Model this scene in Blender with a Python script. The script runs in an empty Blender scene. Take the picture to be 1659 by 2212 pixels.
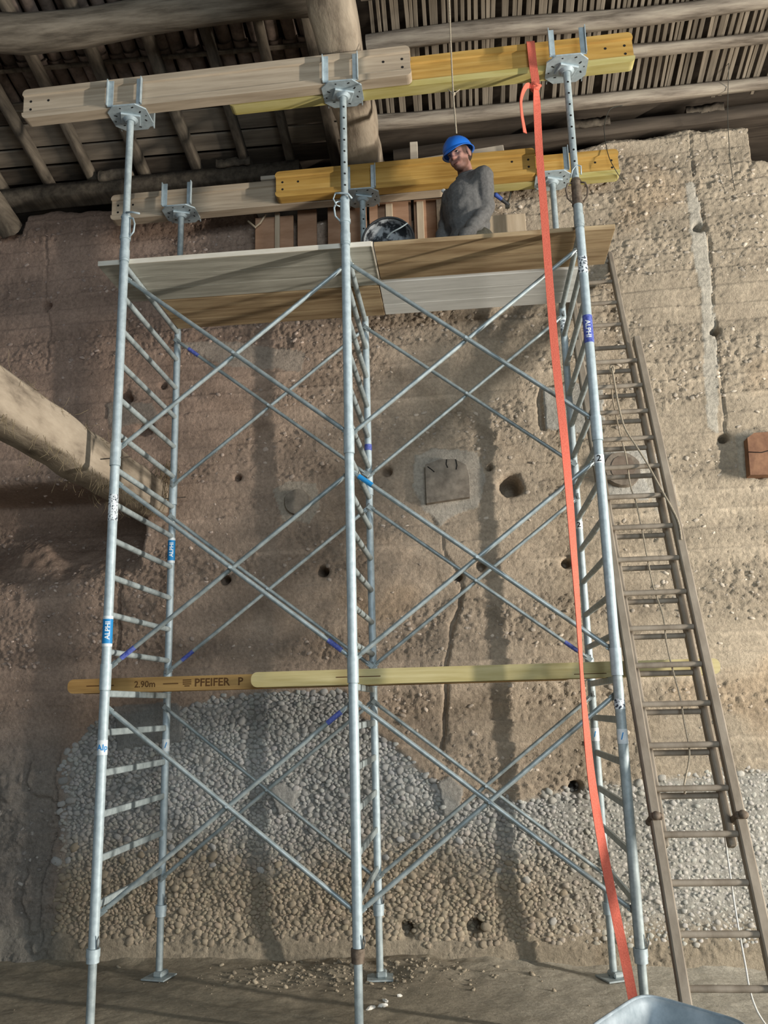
import bpy, bmesh, math, random
import numpy as np
from mathutils import Vector, Matrix
random.seed(7)
RNG = np.random.default_rng(11)
S = bpy.context.scene
COL = S.collection

# ------------------------------------------------------------------ camera
F_PX, YAW, PITCH, ROLL = 1861.0, 0.0911, 0.2228, -0.0263
CAM = Vector((1.8739, -4.3881, 1.5047))
def cam_axes():
    cy, sy, cp, sp = math.cos(YAW), math.sin(YAW), math.cos(PITCH), math.sin(PITCH)
    fw = Vector((-sy*cp, cy*cp, sp)); r = Vector((cy, sy, 0)); u = r.cross(fw)
    c, s = math.cos(ROLL), math.sin(ROLL)
    return c*r + s*u, c*u - s*r, fw
CR, CU, CF = cam_axes()
cd = bpy.data.cameras.new('camera'); cam = bpy.data.objects.new('camera', cd); COL.objects.link(cam)
cd.sensor_fit = 'HORIZONTAL'; cd.sensor_width = 36.0; cd.lens = 36.0*F_PX/1659.0
cd.clip_start = 0.05; cd.clip_end = 100
m = Matrix((CR, CU, -CF)).transposed().to_4x4(); m.translation = CAM
cam.matrix_world = m
S.camera = cam

# ------------------------------------------------------------------ world, lamps, exposure
w = bpy.data.worlds.new('world'); S.world = w; w.use_nodes = True
bg = w.node_tree.nodes['Background']
bg.inputs[0].default_value = (0.80, 0.90, 1.0, 1); bg.inputs[1].default_value = 0.13
def light(name, kind, loc, target, energy, col, **kw):
    l = bpy.data.lights.new(name, kind); o = bpy.data.objects.new(name, l); COL.objects.link(o)
    o.location = loc; o.rotation_euler = (Vector(target)-Vector(loc)).to_track_quat('-Z', 'Y').to_euler()
    l.energy = energy; l.color = col
    for k, v in kw.items(): setattr(l, k, v)
    return o
# daylight through the tall door left ajar, far to the right of the scaffold
light('side_door_daylight', 'AREA', (11.3, -3.3, 1.75), (1.0, 1.2, 1.9), 1650, (1.0, 0.93, 0.83), shape='RECTANGLE', size=0.17, size_y=3.3)
# soft cool fill light added behind the camera to brighten the posts
light('front_fill_light', 'AREA', (4.2, -8.6, 3.6), (1.2, 1.0, 2.0), 340, (0.80, 0.92, 1.0), shape='RECTANGLE', size=3.0, size_y=3.2)
S.view_settings.view_transform = 'Standard'
try: S.view_settings.look = 'None'
except Exception: pass
S.view_settings.gamma = 1.0; S.view_settings.use_curve_mapping = False
S.view_settings.exposure = 0.0

# ------------------------------------------------------------------ helpers: measuring
def ray(px, py): return CF + CR*((px-829.5)/F_PX) - CU*((py-1106.0)/F_PX)
def atY(px, py, Y): d = ray(px, py); return CAM + d*((Y-CAM.y)/d.y)
def atZ(px, py, Z): d = ray(px, py); return CAM + d*((Z-CAM.z)/d.z)
def YW(x): return 1.29 - 0.04*x                      # the wall's face
def atW(px, py, off=0.0):
    d = ray(px, py)                                  # y = 1.29-.04x-off
    t = (1.29-off-0.04*CAM.x-CAM.y)/(d.y+0.04*d.x); return CAM + d*t
def ZR(y): return 5.50 + 0.27*(1.25-y)               # underside of the rafters

# ------------------------------------------------------------------ helpers: noise
TAB = RNG.random((256, 256))
def vn(x, y, o=0):
    x = np.asarray(x, float)+o*17.3; y = np.asarray(y, float)+o*31.7
    xi = np.floor(x).astype(int); yi = np.floor(y).astype(int); fx = x-xi; fy = y-yi
    fx = fx*fx*(3-2*fx); fy = fy*fy*(3-2*fy); a, b, c, d = xi & 255, (xi+1) & 255, yi & 255, (yi+1) & 255
    return (TAB[a, c]*(1-fx)+TAB[b, c]*fx)*(1-fy)+(TAB[a, d]*(1-fx)+TAB[b, d]*fx)*fy
def fbm(x, y, n=4, o=0):
    r = 0; a = 1; s = 0
    for i in range(n): r = r+a*vn(x*2**i, y*2**i, o+i); s += a; a *= .5
    return r/s-.5
TX, TY = RNG.random((256, 256)), RNG.random((256, 256))
def worley(x, y):
    xi = np.floor(x).astype(int); yi = np.floor(y).astype(int)
    f1 = np.full(x.shape, 9.0); f2 = np.full(x.shape, 9.0); cid = np.zeros(x.shape)
    for i in (-1, 0, 1):
        for j in (-1, 0, 1):
            a, b = (xi+i) & 255, (yi+j) & 255
            d = np.hypot(xi+i+TX[a, b]-x, yi+j+TY[a, b]-y)
            n = d < f1
            f2 = np.where(n, f1, np.minimum(f2, d)); cid = np.where(n, TAB[a, b], cid); f1 = np.where(n, d, f1)
    return f1, f2, cid
def sst(a, b, x): t = np.clip((x-a)/(b-a), 0, 1); return t*t*(3-2*t)

# ------------------------------------------------------------------ helpers: materials
def mat(name, base, rough=.8, metal=0.0, spec=.3): 
    m = bpy.data.materials.new(name); m.use_nodes = True; nt = m.node_tree; b = nt.nodes['Principled BSDF']
    b.inputs['Base Color'].default_value = (*base, 1); b.inputs['Roughness'].default_value = rough
    b.inputs['Metallic'].default_value = metal; b.inputs['Specular IOR Level'].default_value = spec
    return m, nt, b
def N(nt, t, **kw):
    n = nt.nodes.new(t)
    for k, v in kw.items(): setattr(n, k, v)
    return n
def noise_mat(name, c1, c2, scale=(8, 8, 8), nscale=1.0, rough=.8, metal=0., bump=.15, detail=6, lo=.35, hi=.65, rand=0.0, spec=.3, c3=None):
    m, nt, b = mat(name, c1, rough, metal, spec)
    tc = N(nt, 'ShaderNodeTexCoord'); mp = N(nt, 'ShaderNodeMapping'); mp.inputs['Scale'].default_value = scale
    oi = N(nt, 'ShaderNodeObjectInfo'); ad = N(nt, 'ShaderNodeVectorMath', operation='ADD')
    ml = N(nt, 'ShaderNodeMath', operation='MULTIPLY'); ml.inputs[1].default_value = 37.0
    nt.links.new(oi.outputs['Random'], ml.inputs[0])
    nt.links.new(tc.outputs['Object'], ad.inputs[0]); nt.links.new(ml.outputs[0], ad.inputs[1])
    nt.links.new(ad.outputs[0], mp.inputs[0])
    no = N(nt, 'ShaderNodeTexNoise'); no.inputs['Scale'].default_value = nscale; no.inputs['Detail'].default_value = detail
    no.inputs['Roughness'].default_value = .62
    nt.links.new(mp.outputs[0], no.inputs['Vector'])
    cr = N(nt, 'ShaderNodeValToRGB'); e = cr.color_ramp.elements
    e[0].position = lo; e[0].color = (*c1, 1); e[1].position = hi; e[1].color = (*c2, 1)
    if c3: x = e.new((lo+hi)/2); x.color = (*c3, 1)
    nt.links.new(no.outputs['Fac'], cr.inputs[0])
    out = cr.outputs[0]
    if rand:
        mr = N(nt, 'ShaderNodeMapRange'); mr.inputs['To Min'].default_value = 1-rand; mr.inputs['To Max'].default_value = 1+rand
        nt.links.new(oi.outputs['Random'], mr.inputs['Value'])
        hs = N(nt, 'ShaderNodeHueSaturation'); nt.links.new(mr.outputs[0], hs.inputs['Value']); nt.links.new(out, hs.inputs['Color']); out = hs.outputs[0]
    nt.links.new(out, b.inputs['Base Color'])
    if bump:
        bp = N(nt, 'ShaderNodeBump'); bp.inputs['Strength'].default_value = bump; bp.inputs['Distance'].default_value = .01
        nt.links.new(no.outputs['Fac'], bp.inputs['Height']); nt.links.new(bp.outputs[0], b.inputs['Normal'])
    return m
def vcol_mat(name, nscale=55, amt=.5, bump=.5, rough=.95, dist=.012):
    m, nt, b = mat(name, (.4, .35, .3), rough, 0, .15)
    at = N(nt, 'ShaderNodeVertexColor', layer_name='Col')
    tc = N(nt, 'ShaderNodeTexCoord')
    no = N(nt, 'ShaderNodeTexNoise'); no.inputs['Scale'].default_value = nscale; no.inputs['Detail'].default_value = 8; no.inputs['Roughness'].default_value = .7
    nt.links.new(tc.outputs['Object'], no.inputs['Vector'])
    mr = N(nt, 'ShaderNodeMapRange'); mr.inputs['From Min'].default_value = .3; mr.inputs['From Max'].default_value = .7
    mr.inputs['To Min'].default_value = 1-amt; mr.inputs['To Max'].default_value = 1+amt
    nt.links.new(no.outputs['Fac'], mr.inputs['Value'])
    mx = N(nt, 'ShaderNodeVectorMath', operation='SCALE'); nt.links.new(at.outputs['Color'], mx.inputs[0]); nt.links.new(mr.outputs[0], mx.inputs['Scale'])
    nt.links.new(mx.outputs[0], b.inputs['Base Color'])
    bp = N(nt, 'ShaderNodeBump'); bp.inputs['Strength'].default_value = bump; bp.inputs['Distance'].default_value = dist
    nt.links.new(no.outputs['Fac'], bp.inputs['Height']); nt.links.new(bp.outputs[0], b.inputs['Normal'])
    return m
M = {}
M['earth'] = vcol_mat('rammed_earth', 48, .26, .8, dist=.018)
M['stonecol'] = vcol_mat('cobble_stone', 90, .14, .25)
M['stone'] = noise_mat('river_stone', (.28, .272, .255), (.41, .40, .38), (1, 1, 1), 9, .9, 0, .2, rand=.22)
M['stonebrown'] = noise_mat('dusty_brown_stone', (.24, .195, .14), (.36, .30, .22), (1, 1, 1), 9, .9, 0, .2, rand=.15)
M['stonelight'] = noise_mat('light_river_stone', (.34, .325, .29), (.50, .475, .425), (1, 1, 1), 9, .9, 0, .2, rand=.15)
M['dirt'] = vcol_mat('dirt_floor', 45, .25, .6)
M['galv'] = noise_mat('galvanised_steel', (.34, .41, .44), (.50, .585, .615), (1, 1, 1), 30, .55, .22, .05, lo=.3, hi=.7, rand=.06, spec=.5)
M['galvdull'] = noise_mat('dull_galvanised_steel', (.28, .33, .34), (.42, .48, .485), (1, 1, 1), 25, .58, .2, .06, rand=.08, spec=.5)
M['galvdark'] = noise_mat('weathered_steel', (.14, .15, .15), (.30, .33, .33), (1, 1, 1), 20, .5, .5, .08, spec=.5)
M['brace'] = noise_mat('zinc_brace_tube', (.25, .295, .30), (.40, .455, .46), (1, 1, 1), 22, .45, .4, .05, rand=.15, spec=.5)
M['rust'] = noise_mat('rusty_cast_iron', (.10, .075, .055), (.21, .165, .125), (1, 1, 1), 35, .7, .3, .2)
M['black'] = mat('dark_hole', (.012, .011, .01), .9)[0]
M['white_beam'] = noise_mat('raw_spruce', (.35, .275, .195), (.51, .415, .305), (1.2, 14, 22), 1.6, .75, 0, .12, rand=.04)
M['yellow_beam'] = noise_mat('yellow_varnished_spruce', (.36, .205, .05), (.53, .335, .10), (1.2, 14, 22), 1.6, .6, 0, .1, rand=.05, c3=(.46, .27, .065))
M['yellow_flange'] = noise_mat('yellow_painted_flange', (.40, .33, .10), (.53, .465, .20), (1.2, 10, 16), 1.6, .6, 0, .1)
M['orange_beam'] = noise_mat('orange_varnished_spruce', (.30, .17, .055), (.46, .28, .10), (1.2, 14, 22), 1.6, .6, 0, .1)
M['pale_yellow'] = noise_mat('faded_yellow_spruce', (.42, .345, .145), (.56, .48, .25), (1.2, 14, 22), 1.6, .65, 0, .1)
M['deck_grey'] = noise_mat('weathered_grey_board', (.31, .30, .25), (.50, .485, .415), (1.5, 16, 16), 1.5, .8, 0, .15, rand=.06)
M['deck_brown'] = noise_mat('brown_stained_board', (.22, .145, .075), (.44, .33, .195), (1.3, 13, 13), 1.5, .8, 0, .15, rand=.08)
M['deck_white'] = noise_mat('whitened_board', (.52, .52, .49), (.68, .68, .65), (1.5, 16, 16), 1.5, .8, 0, .1, rand=.05)
M['deck_edge'] = noise_mat('pale_board_edge', (.60, .55, .45), (.72, .67, .58), (2, 10, 10), 2, .7, 0, .1)
M['oldlog'] = noise_mat('old_grey_log', (.13, .105, .08), (.40, .345, .27), (1.6, 13, 13), 1.5, .9, 0, .9, detail=9, rand=.08, c3=(.28, .235, .185))
M['oldlogY'] = noise_mat('old_squared_log', (.17, .135, .10), (.46, .385, .295), (7, 2.0, 7), 1.5, .9, 0, .9, detail=9, lo=.30, rand=.08, c3=(.37, .305, .23))
M['rafter'] = noise_mat('shaded_old_rafter', (.075, .06, .045), (.165, .135, .10), (14, 1.2, 14), 1.5, .9, 0, .4, rand=.15)  # browns darkened to hold the main beam's shade over the left roof
M['purlin'] = noise_mat('shaded_round_purlin', (.085, .068, .05), (.25, .21, .16), (1.6, 13, 13), 1.5, .9, 0, .9, detail=9, c3=(.17, .14, .105))  # darker copy of the log material, main beam's shade put into the colour
M['board'] = noise_mat('old_roof_board', (.13, .105, .08), (.25, .205, .155), (1.2, 12, 12), 1.5, .9, 0, .3, rand=.1)
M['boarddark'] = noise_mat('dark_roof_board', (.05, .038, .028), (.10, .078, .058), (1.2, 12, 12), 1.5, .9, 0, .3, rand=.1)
M['lath'] = noise_mat('split_lath', (.14, .115, .085), (.28, .235, .18), (16, 1.2, 16), 1.5, .9, 0, .3, rand=.22)
M['tile'] = noise_mat('clay_tile', (.10, .075, .06), (.27, .20, .16), (1, 1, 1), 8, .9, 0, .3, rand=.4)
M['ladder'] = noise_mat('ladder_wood', (.20, .165, .125), (.31, .265, .21), (8, 8, 2), 1.5, .7, 0, .2, rand=.07)
M['plyorange'] = noise_mat('orange_plywood', (.30, .165, .095), (.42, .25, .155), (2, 2, 8), 1.5, .8, 0, .1, rand=.15)
M['batten'] = noise_mat('pale_batten', (.40, .31, .21), (.52, .42, .30), (14, 14, 1.5), 1.5, .8, 0, .1, rand=.1)
M['palewood'] = noise_mat('pale_packing_wood', (.48, .42, .34), (.64, .58, .48), (1.5, 12, 12), 1.5, .8, 0, .1, rand=.1)
M['endgrain'] = noise_mat('sawn_end_grain', (.15, .125, .10), (.29, .245, .195), (1, 1, 1), 14, .9, 0, .4)
M['heartwood'] = noise_mat('dark_heartwood', (.15, .115, .09), (.24, .19, .15), (1, 1, 1), 14, .9, 0, .3)
M['redwood'] = noise_mat('reddish_end_grain', (.17, .085, .05), (.28, .15, .085), (1, 1, 1), 12, .8, 0, .3)
M['strap'] = noise_mat('orange_webbing', (.62, .125, .08), (.74, .175, .115), (1, 1, 1), 160, .75, 0, .3)
M['rope'] = noise_mat('hemp_rope', (.30, .25, .18), (.48, .41, .31), (1, 1, 1), 120, .9, 0, .4)
M['nylon'] = noise_mat('white_cord', (.62, .60, .55), (.75, .73, .68), (1, 1, 1), 150, .8, 0, .3)
M['wire'] = mat('dark_wire', (.06, .06, .05), .6, .3)[0]
M['straw'] = mat('straw', (.21, .165, .10), .9)[0]
M['skin'] = vcol_mat('skin', 60, .08, .1, .55, .002)
M['sweat'] = noise_mat('grey_sweatshirt', (.105, .103, .10), (.15, .147, .142), (1, 1, 1), 60, .95, 0, .3)
M['trous'] = noise_mat('work_trousers', (.05, .047, .035), (.085, .08, .06), (1, 1, 1), 40, .95, 0, .3)
M['helmet'] = mat('blue_helmet_plastic', (.012, .15, .62), .38, 0, .5)[0]
M['hair'] = mat('dark_hair', (.035, .024, .017), .8)[0]
M['eyew'] = mat('eye_white', (.34, .29, .26), .3)[0]
M['iris'] = mat('dark_iris', (.03, .022, .018), .3)[0]
M['lip'] = mat('dark_lip', (.10, .035, .03), .6)[0]
M['boot'] = mat('work_boot', (.045, .035, .025), .8)[0]
M['rubber'] = noise_mat('black_rubber', (.02, .022, .024), (.05, .052, .055), (1, 1, 1), 14, .6, 0, .1)
M['splat'] = noise_mat('mortar_splatter', (.03, .033, .037), (.40, .42, .43), (1, 1, 1), 16, .7, 0, .3, lo=.44, hi=.56)
M['tub'] = noise_mat('dusty_steel_tub', (.20, .255, .29), (.40, .46, .50), (1, 1, 1), 9, .6, .1, .08, spec=.5)
M['plaster'] = noise_mat('plaster_chip', (.70, .66, .58), (.82, .79, .72), (1, 1, 1), 20, .9, 0, .3)
M['stk_blue'] = mat('blue_sticker', (.02, .24, .55), .45)[0]
M['stk_white'] = noise_mat('white_sticker', (.60, .66, .68), (.78, .82, .83), (1, 1, 1), 60, .5, 0, 0)
M['stk_worn'] = noise_mat('worn_sticker', (.02, .03, .05), (.68, .74, .77), (1, 1, 1), 75, .5, 0, 0, lo=.42, hi=.5)
M['stk_navy'] = noise_mat('navy_sticker', (.05, .07, .34), (.15, .19, .50), (1, 1, 1), 60, .45, 0, 0)
M['ink_white'] = mat('white_lettering', (.80, .84, .86), .5)[0]
M['ink_blue'] = mat('blue_lettering', (.03, .26, .62), .5)[0]
M['ink_black'] = mat('black_lettering', (.02, .02, .022), .5)[0]
M['ink_brown'] = mat('brown_stamp_ink', (.10, .045, .012), .7)[0]
M['toolblue'] = mat('blue_tool_grip', (.03, .07, .28), .5)[0]

# ------------------------------------------------------------------ helpers: meshes and objects
def frame_of(d):
    d = d.normalized(); a = Vector((0, 0, 1)) if abs(d.z) < .9 else Vector((0, 1, 0))
    x = d.cross(a).normalized(); return x, d.cross(x).normalized()
class MB:
    def __init__(s): s.v = []; s.f = []; s.sm = []
    def add(s, vs, fs, smooth=False):
        o = len(s.v); s.v += [Vector(v) for v in vs]; s.f += [tuple(i+o for i in f) for f in fs]; s.sm += [smooth]*len(fs); return s
    def box(s, c, d, M3=None, ch=0.0):
        hx, hy, hz = d[0]/2, d[1]/2, d[2]/2; c = Vector(c); M3 = M3 or Matrix.Identity(3)
        if ch <= 0:
            vs = [c+M3@Vector((x*hx, y*hy, z*hz)) for x in (-1, 1) for y in (-1, 1) for z in (-1, 1)]
            fs = [(0, 1, 3, 2), (4, 6, 7, 5), (0, 4, 5, 1), (2, 3, 7, 6), (0, 2, 6, 4), (1, 5, 7, 3)]
            return s.add(vs, fs)
        bm = bmesh.new(); bmesh.ops.create_cube(bm, size=1.0)
        for v in bm.verts: v.co = Vector((v.co.x*d[0], v.co.y*d[1], v.co.z*d[2]))
        bmesh.ops.bevel(bm, geom=bm.edges[:], offset=ch, segments=1, affect='EDGES')
        s.bm(bm, lambda p: c+M3@p); return s
    def bm(s, bm, fn=lambda p: p, smooth=False):
        bm.verts.index_update(); s.add([fn(v.co) for v in bm.verts], [[v.index for v in f.verts] for f in bm.faces], smooth); bm.free(); return s
    def tube(s, a, b, r, n=12, r2=None, caps=True, hollow=0):
        a, b = Vector(a), Vector(b); x, y = frame_of(b-a); r2 = r if r2 is None else r2
        cs = [(math.cos(2*math.pi*i/n), math.sin(2*math.pi*i/n)) for i in range(n)]
        vs = [a+(x*c+y*q)*r for c, q in cs]+[b+(x*c+y*q)*r2 for c, q in cs]
        s.add(vs, [(i, (i+1) % n, n+(i+1) % n, n+i) for i in range(n)], True)
        if caps: s.add([v for v in vs[:n]], [tuple(range(n))[::-1]]); s.add([v for v in vs[n:]], [tuple(range(n))])
        return s
    def path(s, pts, r, n=8, rs=None, closed=False):
        pts = [Vector(p) for p in pts]; K = len(pts); px = None; rings = []
        for i, p in enumerate(pts):
            d = (pts[(i+1) % K if closed else min(i+1, K-1)]-pts[(i-1) % K if closed else max(i-1, 0)])
            if d.length < 1e-9: d = Vector((0, 0, 1))
            d.normalize()
            if px is None: px, _ = frame_of(d)
            px = (px-d*px.dot(d)).normalized(); y = d.cross(px); rr = rs[i] if rs else r
            rings.append([p+(px*math.cos(2*math.pi*k/n)+y*math.sin(2*math.pi*k/n))*rr for k in range(n)])
        vs = [v for q in rings for v in q]; fs = []
        for i in range(K if closed else K-1):
            j = (i+1) % K
            fs += [(i*n+k, i*n+(k+1) % n, j*n+(k+1) % n, j*n+k) for k in range(n)]
        if not closed: fs += [tuple(range(n))[::-1], tuple((K-1)*n+k for k in range(n))]
        return s.add(vs, fs, True)
    def prism(s, poly, o, u, v, d):                         # polygon in (u,v) plane at o, extruded by d
        o, u, v, d = Vector(o), Vector(u), Vector(v), Vector(d); n = len(poly)
        a = [o+u*p[0]+v*p[1] for p in poly]; vs = a+[p+d for p in a]
        fs = [tuple(range(n)), tuple(range(2*n-1, n-1, -1))]+[(i, n+i, n+(i+1) % n, (i+1) % n) for i in range(n)]
        return s.add(vs, fs)
    def ball(s, c, r, M3=None, sub=2):
        bm = bmesh.new(); bmesh.ops.create_icosphere(bm, subdivisions=sub, radius=1.0)
        r = r if hasattr(r, '__len__') else (r, r, r); c = Vector(c); M3 = M3 or Matrix.Identity(3)
        return s.bm(bm, lambda p: c+M3@Vector((p.x*r[0], p.y*r[1], p.z*r[2])), True)
    def cap(s, a, b, r1, r2=None, n=10):                    # tapered capsule
        r2 = r1 if r2 is None else r2; s.ball(a, r1, sub=2); s.ball(b, r2, sub=2); return s.tube(a, b, r1, n, r2, False)
    def mesh(s, name, off=Vector((0, 0, 0))):
        me = bpy.data.meshes.new(name); me.from_pydata([tuple(v-off) for v in s.v], [], s.f)
        me.polygons.foreach_set('use_smooth', s.sm); me.update()
        bm = bmesh.new(); bm.from_mesh(me); bmesh.ops.recalc_face_normals(bm, faces=bm.faces[:]); bm.to_mesh(me); bm.free(); return me
def props(o, label=None, cat=None, group=None, kind=None):
    if label: o['label'] = label
    if cat: o['category'] = cat
    if group: o['group'] = group
    if kind: o['kind'] = kind
    return o
class Thing:
    def __init__(s, name, loc, label=None, cat=None, group=None, kind=None):
        s.o = bpy.data.objects.new(name, None); COL.objects.link(s.o); s.loc = Vector(loc); s.o.location = s.loc
        s.o.empty_display_size = .1; props(s.o, label, cat, group, kind)
    def part(s, name, mb, mt, parent=None, label=None, kind=None):
        me = mb.mesh(name, s.loc) if isinstance(mb, MB) else mb
        me.materials.append(M[mt]); o = bpy.data.objects.new(name, me); COL.objects.link(o); o.parent = parent or s.o
        if label: o['label'] = label
        if kind: o['kind'] = kind
        return o
def single(name, mb, mt, label, cat, loc, group=None, kind=None):
    loc = Vector(loc); me = mb.mesh(name, loc); me.materials.append(M[mt]); o = bpy.data.objects.new(name, me); COL.objects.link(o)
    o.location = loc; return props(o, label, cat, group, kind)
def copy_tree(o, parent=None, shift=None):
    c = o.copy(); COL.objects.link(c)
    if parent: c.parent = parent
    if shift is not None: c.location = o.location+Vector(shift)
    for ch in o.children: copy_tree(ch, c)
    return c
def text_mesh(txt, size):                                  # flat lettering as verts in (u,v), centred
    cu = bpy.data.curves.new('lettering', 'FONT'); cu.body = txt; cu.size = size; cu.align_x = 'CENTER'; cu.align_y = 'CENTER'; cu.resolution_u = 2
    cu.offset = size*.02
    o = bpy.data.objects.new('lettering', cu); COL.objects.link(o); dg = bpy.context.evaluated_depsgraph_get(); dg.update()
    me = bpy.data.meshes.new_from_object(o.evaluated_get(dg)); bpy.data.objects.remove(o); bpy.data.curves.remove(cu)
    bm = bmesh.new(); bm.from_mesh(me); bmesh.ops.subdivide_edges(bm, edges=[e for e in bm.edges if e.calc_length() > .012], cuts=1)
    bmesh.ops.triangulate(bm, faces=bm.faces[:]); bm.to_mesh(me); bm.free()
    vs = [v.co.copy() for v in me.vertices]; fs = [tuple(p.vertices) for p in me.polygons]; bpy.data.meshes.remove(me); return vs, fs
def grid_obj(name, V, nx, ny, mt, col=None, loc=(0, 0, 0), smooth=True):
    me = bpy.data.meshes.new(name); n = len(V); me.vertices.add(n); me.vertices.foreach_set('co', (V-np.array(loc)).astype(np.float32).ravel())
    i = np.arange((nx-1)*(ny-1)); a = (i//(nx-1))*nx+i % (nx-1); q = np.stack([a, a+1, a+1+nx, a+nx], 1)
    me.loops.add(q.size); me.loops.foreach_set('vertex_index', q.ravel().astype(np.int32)); me.polygons.add(len(q))
    me.polygons.foreach_set('loop_start', (np.arange(len(q))*4).astype(np.int32)); me.polygons.foreach_set('loop_total', np.full(len(q), 4, np.int32))
    me.polygons.foreach_set('use_smooth', np.full(len(q), smooth)); me.update(calc_edges=True)
    if col is not None: set_col(me, col)
    me.materials.append(M[mt]); o = bpy.data.objects.new(name, me); COL.objects.link(o); o.location = loc; return o
def set_col(me, c):
    a = me.color_attributes.new('Col', 'FLOAT_COLOR', 'POINT'); c4 = np.ones((len(c), 4), np.float32); c4[:, :3] = c; a.data.foreach_set('color', c4.ravel())
def ico_np(sub):
    bm = bmesh.new(); bmesh.ops.create_icosphere(bm, subdivisions=sub, radius=1.0); bm.verts.index_update()
    v = np.array([x.co[:] for x in bm.verts]); f = np.array([[q.index for q in x.verts] for x in bm.faces]); bm.free(); return v, f
def tri_mesh(name, V, Fc, col, mt):
    me = bpy.data.meshes.new(name); me.vertices.add(len(V)); me.vertices.foreach_set('co', V.astype(np.float32).ravel())
    me.loops.add(Fc.size); me.loops.foreach_set('vertex_index', Fc.ravel().astype(np.int32)); me.polygons.add(len(Fc))
    me.polygons.foreach_set('loop_start', (np.arange(len(Fc))*3).astype(np.int32)); me.polygons.foreach_set('loop_total', np.full(len(Fc), 3, np.int32))
    me.polygons.foreach_set('use_smooth', np.ones(len(Fc), bool)); me.update(calc_edges=True)
    if col is not None: set_col(me, col)
    me.materials.append(M[mt]); return me
IV, IF = ico_np(2) if False else ico_np(1)
IV2, IF2 = ico_np(2)
IV2 = IV2/((np.abs(IV2)**3.2).sum(1)**(1/3.2))[:, None]      # a little boxy, like river cobbles
def pebbles(name, P, R, col, mt, flat=.62, keep=None):      # many small stones joined in one mesh; P centres, R radii (n,3)
    n = len(P); k = len(IV2); rs = RNG
    lump = 1+.34*(rs.random((n, k))-.5)
    th = (rs.random(n)-.5)*1.4; c, s = np.cos(th), np.sin(th)
    L = IV2[None]*R[:, None, :]*lump[:, :, None]
    X = L[:, :, 0]*c[:, None]-L[:, :, 2]*s[:, None]; Z = L[:, :, 0]*s[:, None]+L[:, :, 2]*c[:, None]
    V = np.stack([X, L[:, :, 1], Z], 2)+P[:, None, :]
    Fc = (IF2[None]+(np.arange(n)*k)[:, None, None]).reshape(-1, 3)
    return tri_mesh(name, V.reshape(-1, 3), Fc, np.repeat(col, k, 0), mt)
# ================================================================== the wall
def wpoly(pts): return [(lambda p: (p.x, p.z))(atW(*q)) for q in pts]
def inpoly(x, z, poly):
    r = np.zeros(np.shape(x), bool); n = len(poly)
    for i in range(n):
        (x1, z1), (x2, z2) = poly[i], poly[(i+1) % n]
        if z1 == z2: continue
        r ^= ((z1 > z) != (z2 > z)) & (x < (x2-x1)*(z-z1)/(z2-z1)+x1)
    return r
def polyline_dist(x, z, pts):
    d = np.full(np.shape(x), 9.0)
    for (x1, z1), (x2, z2) in zip(pts[:-1], pts[1:]):
        l = (x2-x1)**2+(z2-z1)**2+1e-12; t = np.clip(((x-x1)*(x2-x1)+(z-z1)*(z2-z1))/l, 0, 1)
        d = np.minimum(d, np.hypot(x-x1-t*(x2-x1), z-z1-t*(z2-z1)))
    return d
HOLES = [(*atW(px, py).xz, r, dp) for px, py, r, dp in [(1105, 1046, .062, .16), (697, 1234, .032, .12), (485, 1252, .03, .1), (1243, 1700, .035, .13),
    (1508, 491, .03, .1), (1565, 945, .026, .09), (1546, 714, .026, .08), (988, 1245, .03, .09), (512, 1032, .022, .07), (838, 1018, .03, .05),
    (1640, 1024, .02, .06), (880, 2008, .04, .07), (1028, 2005, .045, .07), (1225, 1215, .03, .05), (1058, 1010, .018, .05), (1040, 1222, .03, .05), (100, 660, .03, .05),
    (270, 860, .045, .08), (310, 925, .05, .08), (352, 833, .018, .06)]]
CRACKS = [(wpoly(p), wd, dp) for p, wd, dp in [
    ([(1490, 285), (1494, 345), (1500, 400), (1515, 440), (1520, 480), (1530, 510), (1538, 600), (1540, 660), (1548, 712), (1555, 780), (1562, 850), (1565, 940)], .0045, .03),
    ([(1000, 1275), (992, 1310), (975, 1350), (972, 1400), (962, 1440), (965, 1500), (960, 1560), (952, 1620)], .010, .05),
    ([(130, 1615), (122, 1680), (126, 1740), (115, 1830), (95, 1900), (88, 1980), (95, 2040)], .006, .04),
    ([(256, 1180), (262, 1240), (255, 1320), (258, 1370), (250, 1410)], .008, .05),
    ([(95, 480), (100, 560), (97, 640), (108, 720), (100, 800)], .006, .022),
    ([(700, 1345), (704, 1385), (698, 1420)], .005, .02),
    ([(955, 1150), (962, 1200), (985, 1230), (1000, 1275)], .006, .025),
    ([(1168, 840), (1165, 880), (1172, 925)], .013, .05)]]
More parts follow.
